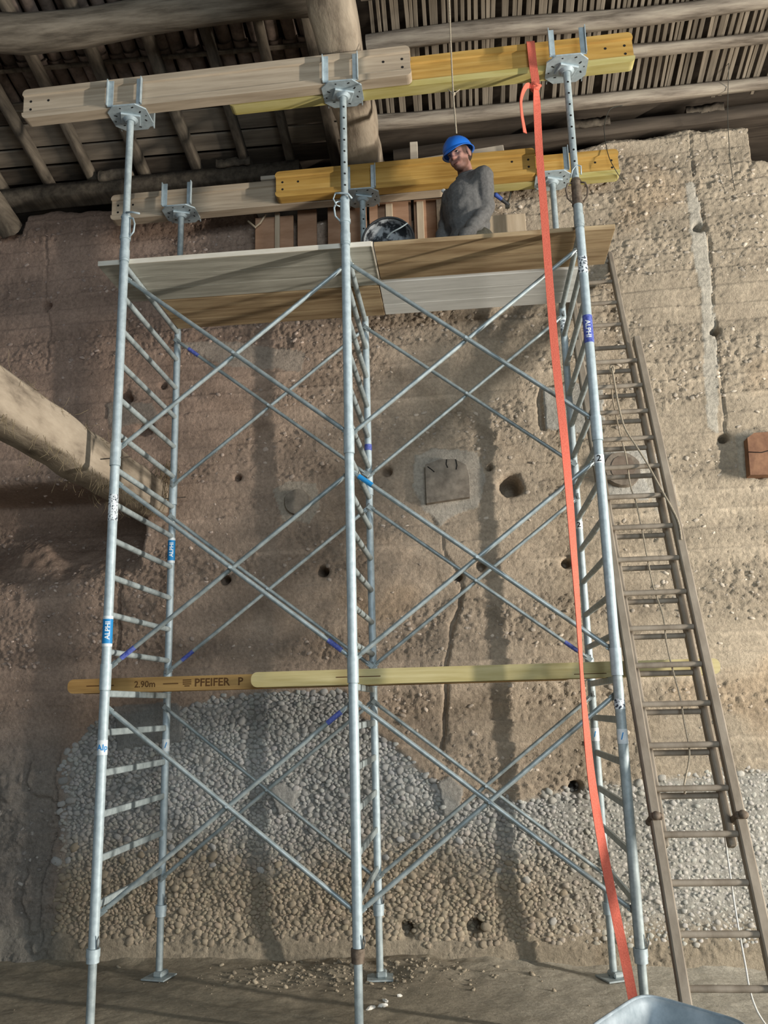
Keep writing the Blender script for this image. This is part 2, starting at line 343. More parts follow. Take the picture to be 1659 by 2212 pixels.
# mortar and concrete patches: outline, tone, proudness, smoothness
PATCH = [(wpoly(p), c, pr, sm) for p, c, pr, sm in [
    ([(1170, 838), (1235, 822), (1300, 835), (1305, 915), (1250, 935), (1180, 925)], (.40, .40, .37), .018, .75),
    ([(1300, 975), (1375, 962), (1432, 985), (1440, 1050), (1400, 1078), (1310, 1075)], (.50, .49, .45), .012, .85),
    ([(895, 985), (940, 968), (1030, 975), (1050, 1030), (1035, 1095), (985, 1110), (950, 1135), (915, 1100), (892, 1050)], (.44, .40, .34), .014, .8),
    ([(590, 1060), (625, 1038), (685, 1045), (690, 1095), (670, 1130), (610, 1125)], (.42, .37, .30), .010, .7),
    ([(1480, 395), (1500, 390), (1520, 480), (1528, 520), (1540, 640), (1548, 730), (1550, 850), (1552, 940), (1530, 920), (1520, 780), (1515, 640), (1495, 540), (1490, 470)], (.52, .49, .42), .004, .6),
    ([(575, 1700), (610, 1690), (640, 1705), (632, 1750), (600, 1762)], (.38, .37, .345), .016, .7),
    ([(945, 1690), (975, 1675), (1000, 1705), (995, 1750), (960, 1760)], (.38, .37, .34), .016, .7),
    ([(385, 740), (480, 735), (660, 760), (650, 800), (480, 790)], (.42, .355, .29), .004, .6),
    ([(1590, 940), (1625, 925), (1640, 1040), (1600, 1030)], (.40, .36, .29), .008, .7),
    ([(245, 1525), (385, 1515), (392, 1600), (250, 1620)], (.27, .27, .255), .012, .55),
    ([(230, 870), (330, 870), (345, 905), (240, 930)], (.33, .28, .23), .012, .7),
    ([(1380, 1000), (1450, 1020), (1470, 1090), (1420, 1110)], (.44, .40, .33), .004, .5)]]
COBTOP = np.array([(p.x, p.z) for p in [atW(*q) for q in [(150, 1620), (215, 1560), (250, 1535), (400, 1525), (560, 1500), (740, 1500), (790, 1560), (860, 1620), (950, 1700), (1000, 1745), (1050, 1700), (1120, 1730), (1230, 1705), (1400, 1690), (1659, 1660)]]])
def cobtop(x): return np.interp(x, COBTOP[:, 0], COBTOP[:, 1])
XL = atW(130, 1800).x
def cobmask(x, z):                                       # 1 where river stones show
    t = cobtop(x)+.07*fbm(x*5, z*5, 3, 40)
    m = sst(t+.03, t-.03, z) if False else 1-sst(-.03, .03, z-t)
    m = m*sst(XL-.02, XL+.08, x+.06*fbm(x*4, z*4, 3, 41))*sst(.10, .22, z+.05*fbm(x*6, z*6, 3, 42))
    return m
def bandmask(x, z):                                      # gravelly bands in the rammed earth
    zz = z+.05*fbm(x*1.1, z*.8, 3, 7); b = vn(x*.6, zz*5.6, 9)
    n = fbm(x*1.4, z*2.6, 4, 12)
    return sst(.45, .70, b*.75+n*1.0+.20)
def wall_d(x, z):                                        # relief of the wall's face, outwards
    cob = cobmask(x, z); band = bandmask(x, z)
    d = .055*fbm(x*.9, z*.9, 3, 1)+.030*fbm(x*3.2, z*3.4, 4, 2)
    zz = z+.03*fbm(x*1.2, z, 3, 3)
    ph = zz/.128; fr = ph-np.floor(ph)
    d = d+.012*(fr-.5)*(.4+1.2*vn(x*1.2, np.floor(ph)*3.7, 4))
    f1, f2, c = worley(x*26, z*30); g1, g2, gc = worley(x*60+9, z*66)
    fine = .011*fbm(x*11, z*15, 4, 5)+.010*fbm(x*42, z*55, 3, 6)-.012*np.clip(.12-np.abs(fbm(x*24, z*34, 3, 16)), 0, 1)/.12*(vn(x*5, z*5, 17) > .5)
    peb = (.009*(np.clip(f2-f1, 0, .5)*(c*1.4)-.12)+.009*(np.clip(g2-g1, 0, .5)*1.4*gc-.1))
    cr = worley(x*9+4*fbm(x*6, z*6, 2, 20), z*10+4*fbm(x*6, z*6, 2, 21)); crk = np.clip(1-(cr[1]-cr[0])/.05, 0, 1)*sst(.0, .25, fbm(x*1.7, z*1.7, 3, 23))
    rough = (.35+1.15*band)
    d = d+fine*(.42+.5*band)+peb*rough*(1-cob)-.011*crk*(1-cob)
    d = d-.014*cob+.016*cob*fbm(x*22, z*24, 4, 15)
    lf = 1-sst(XL-.05, XL+.1, x)                          # broken plaster, low on the left
    low = 1-sst(1.15, 1.35, z+.12*fbm(x*3, z*3, 3, 30))
    lump = sst(.02, .06, fbm(x*3.5, z*3, 4, 31))
    d = d+lf*low*(.022*lump+.03*fbm(x*9, z*9, 4, 32))
    for poly, colr, pr, sm in PATCH:
        e = inpoly(x+.025*fbm(x*14, z*14, 3, 50), z+.025*fbm(x*14, z*14, 3, 51), poly)
        base = .055*fbm(x*.9, z*.9, 3, 1)+pr+.006*fbm(x*12, z*12, 3, 52)
        d = np.where(e, d*(1-sm)+base*sm, d)
    for hx, hz, r, dp in HOLES:
        q = np.hypot(x-hx, (z-hz)*1.15)/(r*(1+.7*fbm(x*16, z*16, 3, 60))); d = d-(dp*1.2+.06)*np.exp(-np.clip(q, 0, 4)**4*.9)-.015*np.exp(-q*q*.35)
    for pts, wd, dp in CRACKS:
        q = polyline_dist(x+.03*fbm(x*12, z*12, 3, 61), z+.03*fbm(x*12, z*12, 3, 62), pts); ww = wd*(.5+1.1*vn(x*9, z*9, 63))
        d = d-dp*np.exp(-(q/ww)**2)
    rc = sst(-.30, -.42, x+.06*fbm(x*4, z*4, 3, 64))*sst(2.30, 2.85, z+.34*fbm(x*2.0, z*2.0, 4, 65))*(1-sst(3.06, 3.14, z+.05*fbm(x*3, z*3, 3, 66)))
    d = d-.45*rc
    d = d+.05*np.exp(-np.clip(z, 0, 9)/.16)
    return d
TOPX = np.array([(p.x, p.z) for p in [atW(*q) for q in [(-300, 520), (-60, 500), (45, 495), (60, 455), (120, 448), (240, 446), (255, 460), (400, 455), (550, 450), (556, 470), (1000, 470), (1060, 420), (1090, 345), (1180, 330), (1285, 302), (1325, 290), (1400, 285), (1480, 272), (1560, 268), (1612, 262), (1618, 330), (1660, 335), (1800, 330)]]])
def wtop(x): return np.interp(x, TOPX[:, 0], TOPX[:, 1])+.05*fbm(x*7, x*0, 4, 70)
wall = Thing('wall_back', (1.2, YW(1.2), 0), 'old rammed earth and river stone wall rising behind the scaffold', None, None, 'structure')
def wall_col(x, z):
    s = sst(-1.0, 3.6, x+.5*fbm(x*.8, z*.8, 3, 80))
    tan = np.array([.45, .375, .28]); red = np.array([.40, .29, .22]); c = red*(1-s[:, None])+tan*s[:, None]
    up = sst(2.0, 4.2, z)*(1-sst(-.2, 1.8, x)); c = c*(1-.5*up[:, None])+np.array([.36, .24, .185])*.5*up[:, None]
    zz = z+.05*fbm(x*1.2, z*.8, 3, 7); st = vn(x*.5, zz*8, 81)[:, None]; c = c*(.88+.26*st)
    b = bandmask(x, z)[:, None]; c = c*(1-.10*b)
    ph = (z+.03*fbm(x*1.2, z, 3, 3))/.128; fl = np.floor(ph); ln = np.exp(-((ph-fl-.85)/.13)**2)*sst(.50, .72, vn(x*.8, fl*5.1, 86))*sst(-.1, .1, fbm(x*5, z*5, 3, 87)); c = c*(1+.26*ln)[:, None]
    o = sst(.08, .22, fbm(x*1.1, z*1.6, 4, 82))[:, None]*sst(.2, 1.2, x)[:, None]; c = c*(1-o*.35)+np.array([.40, .27, .155])*o*.35
    k = cobmask(x, z)[:, None]; gz = sst(.35, .85, z+.25*fbm(x*1.5, z*1.5, 3, 83))[:, None]
    grey = np.array([.29, .285, .265]); brn = np.array([.28, .23, .165]); rr = sst(2.0, 3.0, x)[:, None]
    cob = (brn*(1-gz)+grey*gz)*(1-rr)+np.array([.40, .38, .335])*rr
    c = c*(1-k)+cob*k
    bot = (1-sst(.12, .35, z+.1*fbm(x*2, z*2, 3, 84)))[:, None]; c = c*(1-bot)+np.array([.34, .285, .21])*bot
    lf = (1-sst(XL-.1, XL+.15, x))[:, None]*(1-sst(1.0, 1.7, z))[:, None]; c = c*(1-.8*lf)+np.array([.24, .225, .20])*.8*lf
    for poly, colr, pr, sm in PATCH:
        e = inpoly(x+.025*fbm(x*14, z*14, 3, 50), z+.025*fbm(x*14, z*14, 3, 51), poly); c = np.where(e[:, None], c*.25+np.array(colr)*.75, c)
    return c*(.9+.2*vn(x*9, z*9, 85))[:, None]
def build_wall():
    x0, x1 = -2.9, 5.4; nx = 760; nz = 560; nb = 14
    X = np.linspace(x0, x1, nx); T = np.linspace(0, 1, nz)
    tp = wtop(X); XX = np.repeat(X[None], nz, 0); ZZ = np.minimum(T[:, None]*5.85-.03, tp[None]-.012*(1-T[:, None])*4)
    D = wall_d(XX.ravel(), ZZ.ravel()).reshape(nz, nx); D = D-.07*np.clip(1-(tp[None]-ZZ)/.07, 0, 1)**2
    YY = YW(XX)-D
    rows = [np.stack([XX, YY, ZZ], 2).reshape(-1, 3)]
    for b in range(1, nb+1):                               # the broken top, running back over the wall's thickness
        q = b/nb*.5; zz = tp+.06*fbm(X*6, X*0+q*9, 4, 90)-.03*0
        rows.append(np.stack([X, YW(X)+.07+q, zz], 1))
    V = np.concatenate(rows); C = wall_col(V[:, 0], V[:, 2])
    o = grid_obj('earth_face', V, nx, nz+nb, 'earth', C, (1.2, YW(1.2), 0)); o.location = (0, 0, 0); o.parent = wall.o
build_wall()
# river stones set in the lower wall, packed by size
def pack():
    radii = np.concatenate([RNG.uniform(.029, .038, 16), RNG.uniform(.021, .029, 300), RNG.uniform(.0145, .021, 3500), RNG.uniform(.0095, .0145, 16000), RNG.uniform(.006, .0095, 34000)])
    cell = .04; H = {}; out = []
    xs = RNG.uniform(XL-.1, 4.6, len(radii)); zs = RNG.uniform(.06, 1.62, len(radii))
    mk = cobmask(xs, zs); keep = RNG.random(len(radii)) < mk
    keep &= ~np.logical_or.reduce([inpoly(xs, zs, p) for p, *_ in PATCH])
    for x, z, r, k in zip(xs, zs, radii, keep):
        if not k: continue
        i, j = int(x/cell), int(z/cell); ok = True
        for a in (-2, -1, 0, 1, 2):
            for b in (-2, -1, 0, 1, 2):
                for (u, v, q) in H.get((i+a, j+b), ()):
                    if ((u-x)*.86)**2+((v-z)*1.12)**2 < ((q+r)*.85)**2: ok = False; break
                if not ok: break
            if not ok: break
        if ok: H.setdefault((i, j), []).append((x, z, r)); out.append((x, z, r))
    return np.array(out)
ST = pack()
def swell(S):                                            # let each stone grow until it meets its neighbours
    out = S.copy(); x, z, r = S[:, 0], S[:, 1], S[:, 2]
    for i in range(0, len(S), 400):
        d = np.hypot((x[i:i+400, None]-x[None])*.86, (z[i:i+400, None]-z[None])*1.12); d[np.arange(d.shape[0]), np.arange(i, i+d.shape[0])] = 9
        g = np.sort(d-r[None], 1)[:, :4].mean(1); out[i:i+400, 2] = np.clip(g*1.03, r[i:i+400]*.95, r[i:i+400]*1.55+.002)
    return out
ST = swell(ST); ST[:, 2] = np.minimum(ST[:, 2], .045)*(1-.22*sst(1.9, 2.8, ST[:, 0]))
def stone_col(x, z, n):
    gz = sst(.45, .95, z+.25*fbm(x*1.5, z*1.5, 3, 83))[:, None]; rr = sst(2.0, 3.0, x)[:, None]
    c = (np.array([.32, .265, .195])*(1-gz)+np.array([.375, .37, .35])*gz)*(1-rr)+np.array([.45, .43, .385])*rr
    return c*(.9+.2*RNG.random(n))[:, None]*(1+.04*(RNG.random((n, 3))-.5))
def place(x, z, lift): return np.stack([x, YW(x)-wall_d(x, z)-lift, z], 1)
order = np.argsort(-ST[:, 2]); big, rest = ST[order[:280]], ST[order[280:]]
P = place(rest[:, 0], rest[:, 1], -rest[:, 2]*(.26+.22*sst(1.9, 2.8, rest[:, 0])+.3*(RNG.random(len(rest))-.3))); R = rest[:, 2:3]*np.stack([RNG.uniform(1.0, 1.3, len(rest)), RNG.uniform(.6, .9, len(rest)), RNG.uniform(.74, .98, len(rest))], 1)
me = pebbles('small_stones', P-np.array(wall.loc), R, stone_col(rest[:, 0], rest[:, 1], len(rest)), 'stonecol')
so = bpy.data.objects.new('small_stones', me); COL.objects.link(so); so.parent = wall.o; so['kind'] = 'stuff'
lib = []
for k in range(8):
    V = IV2*(1+.34*(RNG.random((len(IV2), 1))-.5)); V = V*np.array([1.2, .68, .88]); lib.append([tri_mesh('stone', V, IF2, None, q) for q in ('stone', 'stonebrown', 'stonelight')])
P = place(big[:, 0], big[:, 1], -big[:, 2]*.35)
for k, (p, b) in enumerate(zip(P, big)):
    o = bpy.data.objects.new('stone', lib[k % 8][2 if b[0] > 2.3+random.uniform(-.4, .4) else 0 if b[1] > .62+random.uniform(-.12, .12) else 1]); COL.objects.link(o); o.parent = wall.o; o.location = Vector(p)-wall.loc
    o.scale = (b[2],)*3; o.rotation_euler = (0, random.uniform(-.8, .8), random.uniform(-.3, .3))
# gravel in the rammed earth
n = 60000; xs = RNG.uniform(-1.9, 4.5, n); zs = RNG.uniform(.2, 5.4, n)
k = (RNG.random(n) < (.05+.85*bandmask(xs, zs))*.27) & (cobmask(xs, zs) < .3) & (zs < wtop(xs)-.06); k &= ~np.logical_or.reduce([inpoly(xs, zs, p) for p, *_ in PATCH])
xs, zs = xs[k], zs[k]; n = len(xs); r = .003+.0135*RNG.random(n)**3.0
C = wall_col(xs, zs)*1.0; C = C*(.95+.8*RNG.random(n)**3)[:, None]; C = C*.75+C.mean(1)[:, None]*.27
me = pebbles('wall_gravel', place(xs, zs, -r*.38)-np.array(wall.loc), r[:, None]*np.stack([RNG.uniform(.9, 1.5, n), RNG.uniform(.6, .9, n), RNG.uniform(.6, 1, n)], 1), C, 'stonecol')
so = bpy.data.objects.new('wall_gravel', me); COL.objects.link(so); so.parent = wall.o; so['kind'] = 'stuff'

# ================================================================== the floor
def floor_h(x, y):
    h = .035*fbm(x*1.2, y*1.2, 3, 100)+.016*fbm(x*6, y*6, 4, 101)+.006*fbm(x*25, y*25, 3, 102)
    pile = np.exp(-(((x-1.25)/.75)**2+((y-1.08)/.20)**2)); h = h+pile*(.055+.05*fbm(x*11, y*11, 4, 103)); h = h+.07*np.exp(-np.clip(YW(x)-y, 0, 9)/.07)*(.5+fbm(x*4, y, 3, 104))
    for bx in (0, 1.3, 2.6):
        for by in (0, .9455): h = h*(1-np.exp(-(((x-bx)/.14)**2+((y-by)/.14)**2)))
    return h-.004
def build_floor():
    nx, ny = 420, 330; X = np.linspace(-3, 5.6, nx); Y = np.concatenate([np.linspace(-6.5, -1.2, 40), np.linspace(-1.19, 1.42, ny-40)])
    XX, YY = np.meshgrid(X, Y); x, y = XX.ravel(), YY.ravel(); V = np.stack([x, y, floor_h(x, y)], 1)
    c = np.array([.29, .25, .185])*(.85+.3*vn(x*2.2, y*2.2, 110))[:, None]*(.94+.12*vn(x*14, y*14, 111))[:, None]
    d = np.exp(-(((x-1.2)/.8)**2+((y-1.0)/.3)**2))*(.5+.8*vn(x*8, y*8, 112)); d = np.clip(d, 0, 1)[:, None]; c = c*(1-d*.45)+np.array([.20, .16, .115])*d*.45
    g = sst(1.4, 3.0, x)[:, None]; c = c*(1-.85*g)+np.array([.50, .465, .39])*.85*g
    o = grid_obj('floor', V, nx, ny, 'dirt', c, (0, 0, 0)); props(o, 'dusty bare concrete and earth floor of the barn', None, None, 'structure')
build_floor()
n = 600; xs = np.concatenate([RNG.normal(1.1, .42, 560), RNG.uniform(-1.2, 3.2, 40)]); ys = np.concatenate([RNG.normal(.98, .11, 560), RNG.uniform(-.2, 1.1, 40)])
k = ys < YW(xs)-.10; xs, ys = xs[k], ys[k]; n = len(xs); r = .003+.011*RNG.random(n)**4
me = pebbles('loose_rubble', np.stack([xs, ys, floor_h(xs, ys)+r*.3], 1), r[:, None]*np.stack([RNG.uniform(.9, 1.5, n), RNG.uniform(.8, 1.2, n), RNG.uniform(.5, .9, n)], 1), np.array([.31, .26, .19])*(.7+.6*RNG.random(n))[:, None], 'stonecol')
o = bpy.data.objects.new('loose_rubble', me); COL.objects.link(o); props(o, 'loose gravel and crumbs of earth lying along the foot of the wall', 'rubble', None, 'stuff')
for (px, py, sz), lab in zip([(801, 2176, .035), (832, 2160, .026), (826, 2172, .03), (863, 2152, .016)], ['white plaster chip on the floor nearest the middle front post', 'long white plaster chip lying behind the others on the floor', 'thin white plaster sliver between two bigger chips on the floor', 'smallest white plaster chip on the floor, farthest right']):
    p = atZ(px, py, .0); bm = bmesh.new(); bmesh.ops.create_icosphere(bm, subdivisions=2, radius=1)
    rr = Matrix.Rotation(random.uniform(0, 3), 3, 'Z'); mb = MB(); z0 = float(floor_h(np.array([p.x]), np.array([p.y]))[0])
    for v in bm.verts: v.co *= random.uniform(.75, 1.2)
    mb.bm(bm, lambda q: Vector((p.x, p.y, z0+.004))+rr@Vector((q.x*sz, q.y*sz*.45, q.z*.010))); single('plaster_chip', mb, 'plaster', lab, 'plaster', (p.x, p.y, z0))
# ================================================================== the roof
def wobble_log(mb, pts, rx, n=10, seed=0, amp=.12):        # an uneven round pole through points
    pts = [Vector(p) for p in pts]; K = len(pts); rings = []; rnd = random.Random(seed)
    base = [1+rnd.uniform(-amp, amp) for _ in range(n)]; px = None
    for i, p in enumerate(pts):
        d = (pts[min(i+1, K-1)]-pts[max(i-1, 0)]).normalized()
        if px is None: px, _ = frame_of(d)
        px = (px-d*px.dot(d)).normalized(); y = d.cross(px); r = rx[i] if hasattr(rx, '__len__') else rx
        rings.append([p+(px*math.cos(2*math.pi*k/n)+y*math.sin(2*math.pi*k/n))*r*(base[k]+rnd.uniform(-amp, amp)*.35) for k in range(n)])
    vs = [v for q in rings for v in q]; fs = [(i*n+k, i*n+(k+1) % n, (i+1)*n+(k+1) % n, (i+1)*n+k) for i in range(K-1) for k in range(n)]
    mb.add([v for v in rings[0]], [tuple(range(n))[::-1]]); mb.add([v for v in rings[-1]], [tuple(range(n))])
    return mb.add(vs, fs, True)
def rough_beam(mb, a, b, wd, ht, K=14, seed=0, amp=.012, cham=.2):   # squared, adzed timber between two points
    a, b = Vector(a), Vector(b); d = (b-a).normalized(); x = d.cross(Vector((0, 0, 1))).normalized(); u = x.cross(d); rnd = random.Random(seed); c = cham
    prof = [(-1+c, -1), (0, -1.02), (1-c, -1), (1, -1+c), (1.02, 0), (1, 1-c), (1-c, 1), (0, 1.02), (-1+c, 1), (-1, 1-c), (-1.02, 0), (-1, -1+c)]; n = len(prof)
    off = [rnd.uniform(-amp, amp) for _ in prof]; rings = []; sx = sz = 0
    for i in range(K+1):
        p = a.lerp(b, i/K); sx = sx*.7+rnd.uniform(-amp, amp)*.6; sz = sz*.7+rnd.uniform(-amp, amp)*.6
        rings.append([p+x*(q[0]*wd/2+sx+rnd.uniform(-amp, amp)*.3)+u*(q[1]*ht/2+sz+o+rnd.uniform(-amp, amp)*.3) for q, o in zip(prof, off)])
    vs = [v for q in rings for v in q]; fs = [(i*n+k, i*n+(k+1) % n, (i+1)*n+(k+1) % n, (i+1)*n+k) for i in range(K) for k in range(n)]
    mb.add(rings[0], [tuple(range(n))[::-1]]); mb.add(rings[-1], [tuple(range(n))])
    return mb.add(vs, fs, True)
def rz_rot(): return Matrix.Rotation(math.atan(-.27), 3, 'X')  # from flat to the roof slope (falls towards +Y)
SL = rz_rot()
roof = Thing('ceiling', (1.2, 0, ZR(0)), 'old open roof of rafters, boards and clay tiles seen from below', None, None, 'structure')
mb = MB(); mb.box((1.3, -.6, ZR(-.6)+.29), (9.0, 5.2, .03), SL); roof.part('roof_light_block', mb, 'boarddark')  # plain dark sheet added over the roof to keep world light out
mb = MB(); mb.box((1.3, 2.0, 5.5), (9.0, .05, 2.2)); roof.part('light_block_board', mb, 'boarddark')  # dark board added behind the wall head to block light
# clay tiles over the left half
r0 = .052; tm = MB(); K = 7
arc = [(math.cos(math.pi*i/K)*r0, -math.sin(math.pi*i/K)*r0*.75) for i in range(K+1)]
for y, s in ((-.19, 1.0), (.19, .86)): tm.v += [Vector((a*s, y, b*s)) for a, b in arc]
tm.f = [(i, i+1, K+2+i, K+1+i) for i in range(K)]; tm.sm = [True]*K
tm.v += [Vector((v.x*.9, v.y, v.z*.9+.006)) for v in tm.v[:]]; tm.f += [(a+2*K+2, d+2*K+2, c+2*K+2, b+2*K+2) for a, b, c, d in tm.f[:K]]; tm.sm += [True]*K
tile_me = tm.mesh('roof_tile'); tile_me.materials.append(M['tile'])
for j in range(7):
    y = .60-.31*j
    for i in range(33):
        x = -2.25+.108*i+random.uniform(-.008, .008); o = bpy.data.objects.new('roof_tile', tile_me); COL.objects.link(o); o.parent = roof.o
        p = Vector((x, y+random.uniform(-.02, .02), ZR(y)+.155+random.uniform(-.006, .006))); o.location = p-roof.loc
        o.rotation_euler = (math.atan(-.27)+.05, random.uniform(-.06, .06), random.uniform(-.05, .05))
for j in range(8):
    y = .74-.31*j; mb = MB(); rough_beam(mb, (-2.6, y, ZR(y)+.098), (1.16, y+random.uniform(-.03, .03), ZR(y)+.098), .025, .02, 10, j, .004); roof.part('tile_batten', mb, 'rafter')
mb = MB()
for (y, wdt, mt) in ((.755, .16, 'boarddark'), (.935, .19, 'board'), (1.11, .14, 'board'), (1.27, .14, 'boarddark')):
    mb = MB(); mb.box((-.75, y, ZR(y)+.101+random.uniform(0, .004)), (3.9, wdt, .020), SL, .004); roof.part('eave_board', mb, mt)
for i, x in enumerate((-1.95, -1.56, -1.18, -.83, -.40, -.01, .36, .72, 1.06)):
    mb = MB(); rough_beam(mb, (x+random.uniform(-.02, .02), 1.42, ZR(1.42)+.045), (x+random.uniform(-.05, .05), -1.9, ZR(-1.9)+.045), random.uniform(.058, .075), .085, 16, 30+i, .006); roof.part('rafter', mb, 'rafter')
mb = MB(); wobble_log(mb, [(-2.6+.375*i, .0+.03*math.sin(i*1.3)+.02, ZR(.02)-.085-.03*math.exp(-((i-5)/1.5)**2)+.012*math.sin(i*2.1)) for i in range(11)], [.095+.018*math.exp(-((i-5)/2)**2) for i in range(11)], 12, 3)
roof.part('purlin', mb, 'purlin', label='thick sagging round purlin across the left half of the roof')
# right half: laths on round poles
for y, rr, sd in ((1.03, .048, 1), (.695, .042, 2), (.445, .055, 3), (.12, .055, 4), (-.45, .065, 5)):
    mb = MB(); K = 14; wobble_log(mb, [(1.40+.29*i, y-.010*i*.6+.014*math.sin(i*.9+sd), ZR(y)+.098-rr+.012*math.sin(i*.7+sd*2)) for i in range(K)], [rr*(1.08-.02*i+.06*math.sin(i+sd)) for i in range(K)], 12, sd, .13); roof.part('pole', mb, 'oldlog')
lm = MB(); lm.box((0, 0, 0), (.026, 3.0, .012), None, .002); lath_me = lm.mesh('lath'); lath_me.materials.append(M['lath'])
x = 1.46
while x < 5.2:
    o = bpy.data.objects.new('lath', lath_me); COL.objects.link(o); o.parent = roof.o; y = -.38+random.uniform(-.05, .05)
    o.location = Vector((x, y, ZR(y)+.115+random.uniform(-.002, .003)))-roof.loc; o.rotation_euler = (math.atan(-.27), random.uniform(-.06, .06), random.uniform(-.012, .012)); o.scale = (random.uniform(.8, 1.15), random.uniform(.99, 1.01), 1)
    x += random.uniform(.036, .046)
# timber along the wall head
def timber(name, a, b, wd, ht, mt, seed, label, cat='timber', group=None, amp=.010, cham=.12):
    mb = MB(); rough_beam(mb, a, b, wd, ht, 12, seed, amp, cham); return single(name, mb, mt, label, cat, (Vector(a)+Vector(b))/2-Vector((0, 0, ht/2)), group)
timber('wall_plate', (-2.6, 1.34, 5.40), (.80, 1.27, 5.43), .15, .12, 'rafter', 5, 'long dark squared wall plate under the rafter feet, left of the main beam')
timber('wall_plate', (1.5, 1.33, 5.50), (5.2, 1.22, 5.60), .14, .10, 'boarddark', 6, 'dark squared wall plate above the ragged wall top, right of the main beam')  # this plate and the eave beam: shadow put in by a darker board colour
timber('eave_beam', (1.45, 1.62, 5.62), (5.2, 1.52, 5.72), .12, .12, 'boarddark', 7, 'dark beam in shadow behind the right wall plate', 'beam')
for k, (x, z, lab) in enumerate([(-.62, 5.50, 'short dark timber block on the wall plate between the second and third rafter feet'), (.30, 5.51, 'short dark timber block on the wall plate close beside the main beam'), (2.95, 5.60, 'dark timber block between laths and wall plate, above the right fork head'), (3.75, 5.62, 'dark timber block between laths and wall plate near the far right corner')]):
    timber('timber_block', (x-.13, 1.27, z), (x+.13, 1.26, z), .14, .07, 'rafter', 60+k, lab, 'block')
mb = MB(); rough_beam(mb, (1.235, -2.2, 5.625), (1.315, 1.36, 5.275), .245, .26, 30, 9, .016, .15)
single('main_beam', mb, 'oldlogY', 'thick hand-hewn roof beam carried on the two rows of yellow and white shoring beams', 'beam', (1.27, 0, 5.3))
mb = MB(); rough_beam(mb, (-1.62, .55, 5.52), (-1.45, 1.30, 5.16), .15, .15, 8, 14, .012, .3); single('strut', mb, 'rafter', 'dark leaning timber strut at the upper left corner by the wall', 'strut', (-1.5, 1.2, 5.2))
# floor beam on the left, built into the wall
mb = MB(); rough_beam(mb, (-.37, -6.2, 2.952), (-.27, 1.36, 2.965), .215, .235, 48, 21, .016, .2)
lb = Thing('floor_beam', (-.3, 1.2, 2.85), 'big hewn floor beam jutting from the wall at the left edge, hung with straw', 'beam'); lb.part('beam', mb, 'oldlogY')
mb = MB(); rnd = random.Random(5)
for k in range(340):
    y = 1.15-3.0*rnd.random()**1.5; side = rnd.choice((-1, 1, 1)); x = -.29+side*.11+rnd.uniform(-.02, .02); z = rnd.choice((2.845, 3.075, 2.86)); L = rnd.uniform(.03, .11)
    p = Vector((x, y, z)); q = p+Vector((rnd.uniform(-.5, .5), rnd.uniform(-.6, .6), -.8 if z < 3 else rnd.uniform(-.4, .4))).normalized()*L; mid = (p+q)/2+Vector((rnd.uniform(-.01, .01), 0, -.01))
    mb.path([p, mid, q], .0011, 4)
for k in range(120):
    p = Vector((rnd.uniform(-.22, -.06), 1.20+rnd.uniform(-.05, .03), rnd.uniform(2.95, 3.22))); q = p+Vector((rnd.uniform(-.04, .04), rnd.uniform(-.05, 0), rnd.uniform(-.14, -.04))); mb.path([p, (p+q)/2+Vector((.006, -.008, 0)), q], .0018, 4)
lb.part('straw', mb, 'straw', kind='stuff')
# cut beam ends in the wall
def stub_round(px, py, r, out, lab, seed, two=False, sq=1.0):
    p = atW(px, py, out); c = Vector((p.x, YW(p.x), p.z)); t = Thing('log_end', (c.x, c.y, c.z-r), lab, 'log')
    mb = MB(); wobble_log(mb, [c+Vector((0, .14, 0)), c+Vector((0, -out+.012, 0)), c+Vector((0, -out, 0))], [r*1.02, r, r*.96], 18, seed, .05); t.part('log', mb, 'endgrain')
    if two:
        mb = MB(); wobble_log(mb, [c+Vector((.004, -out+.01, .004)), c+Vector((.004, -out-.004, .004))], r*.66, 14, seed+2, .1); t.part('heartwood', mb, 'heartwood', label='darker heart of the sawn log')
stub_round(641, 1083, .088, .055, 'small sawn log end in the wall between left and middle posts', 3)
stub_round(1345, 1012, .118, .06, 'round log end with a dark heart behind the ladder', 4, True)
p = atW(967, 1038, .05); mb = MB(); out = .06
poly = [(-.145, -.15), (.14, -.12), (.142, .02), (.125, .10), (.05, .145), (-.05, .145), (-.145, .115)]
mb.prism(poly, (p.x, YW(p.x)-out, p.z), (1, 0, 0), (0, 0, 1), (0, .2, 0)); t = Thing('beam_end', (p.x, YW(p.x), p.z-.15), 'large squared beam end with clipped corner in a plaster patch, right of the middle posts', 'beam'); t.part('beam', mb, 'endgrain')
mb = MB()
for pts in ([(.0, .143), (-.005, .11), (.004, .085)], [(-.13, .10), (-.10, .075), (-.085, .06)], [(.06, .14), (.066, .10), (.06, .07)]): mb.path([(p.x+a, YW(p.x)-out-.0005, p.z+b) for a, b in pts], .0035, 6)
t.part('drying_cracks', mb, 'black')
p = atW(1655, 982, .06); t = Thing('beam_end', (p.x, YW(p.x), p.z-.14), 'reddish squared beam end in the wall at the right picture edge', 'beam'); mb = MB()
poly = [(-.115, -.13), (.13, -.14), (.13, .15), (-.06, .145), (-.105, .115)]
mb.prism(poly, (p.x, YW(p.x)-.07, p.z), (1, 0, 0), (0, 0, 1), (0, .2, 0)); t.part('beam', mb, 'redwood')
mb = MB(); mb.path([(p.x-.11, YW(p.x)-.0715, p.z+.02), (p.x-.03, YW(p.x)-.0715, p.z+.012), (p.x+.05, YW(p.x)-.0715, p.z+.03)], .003, 5); t.part('drying_cracks', mb, 'black')
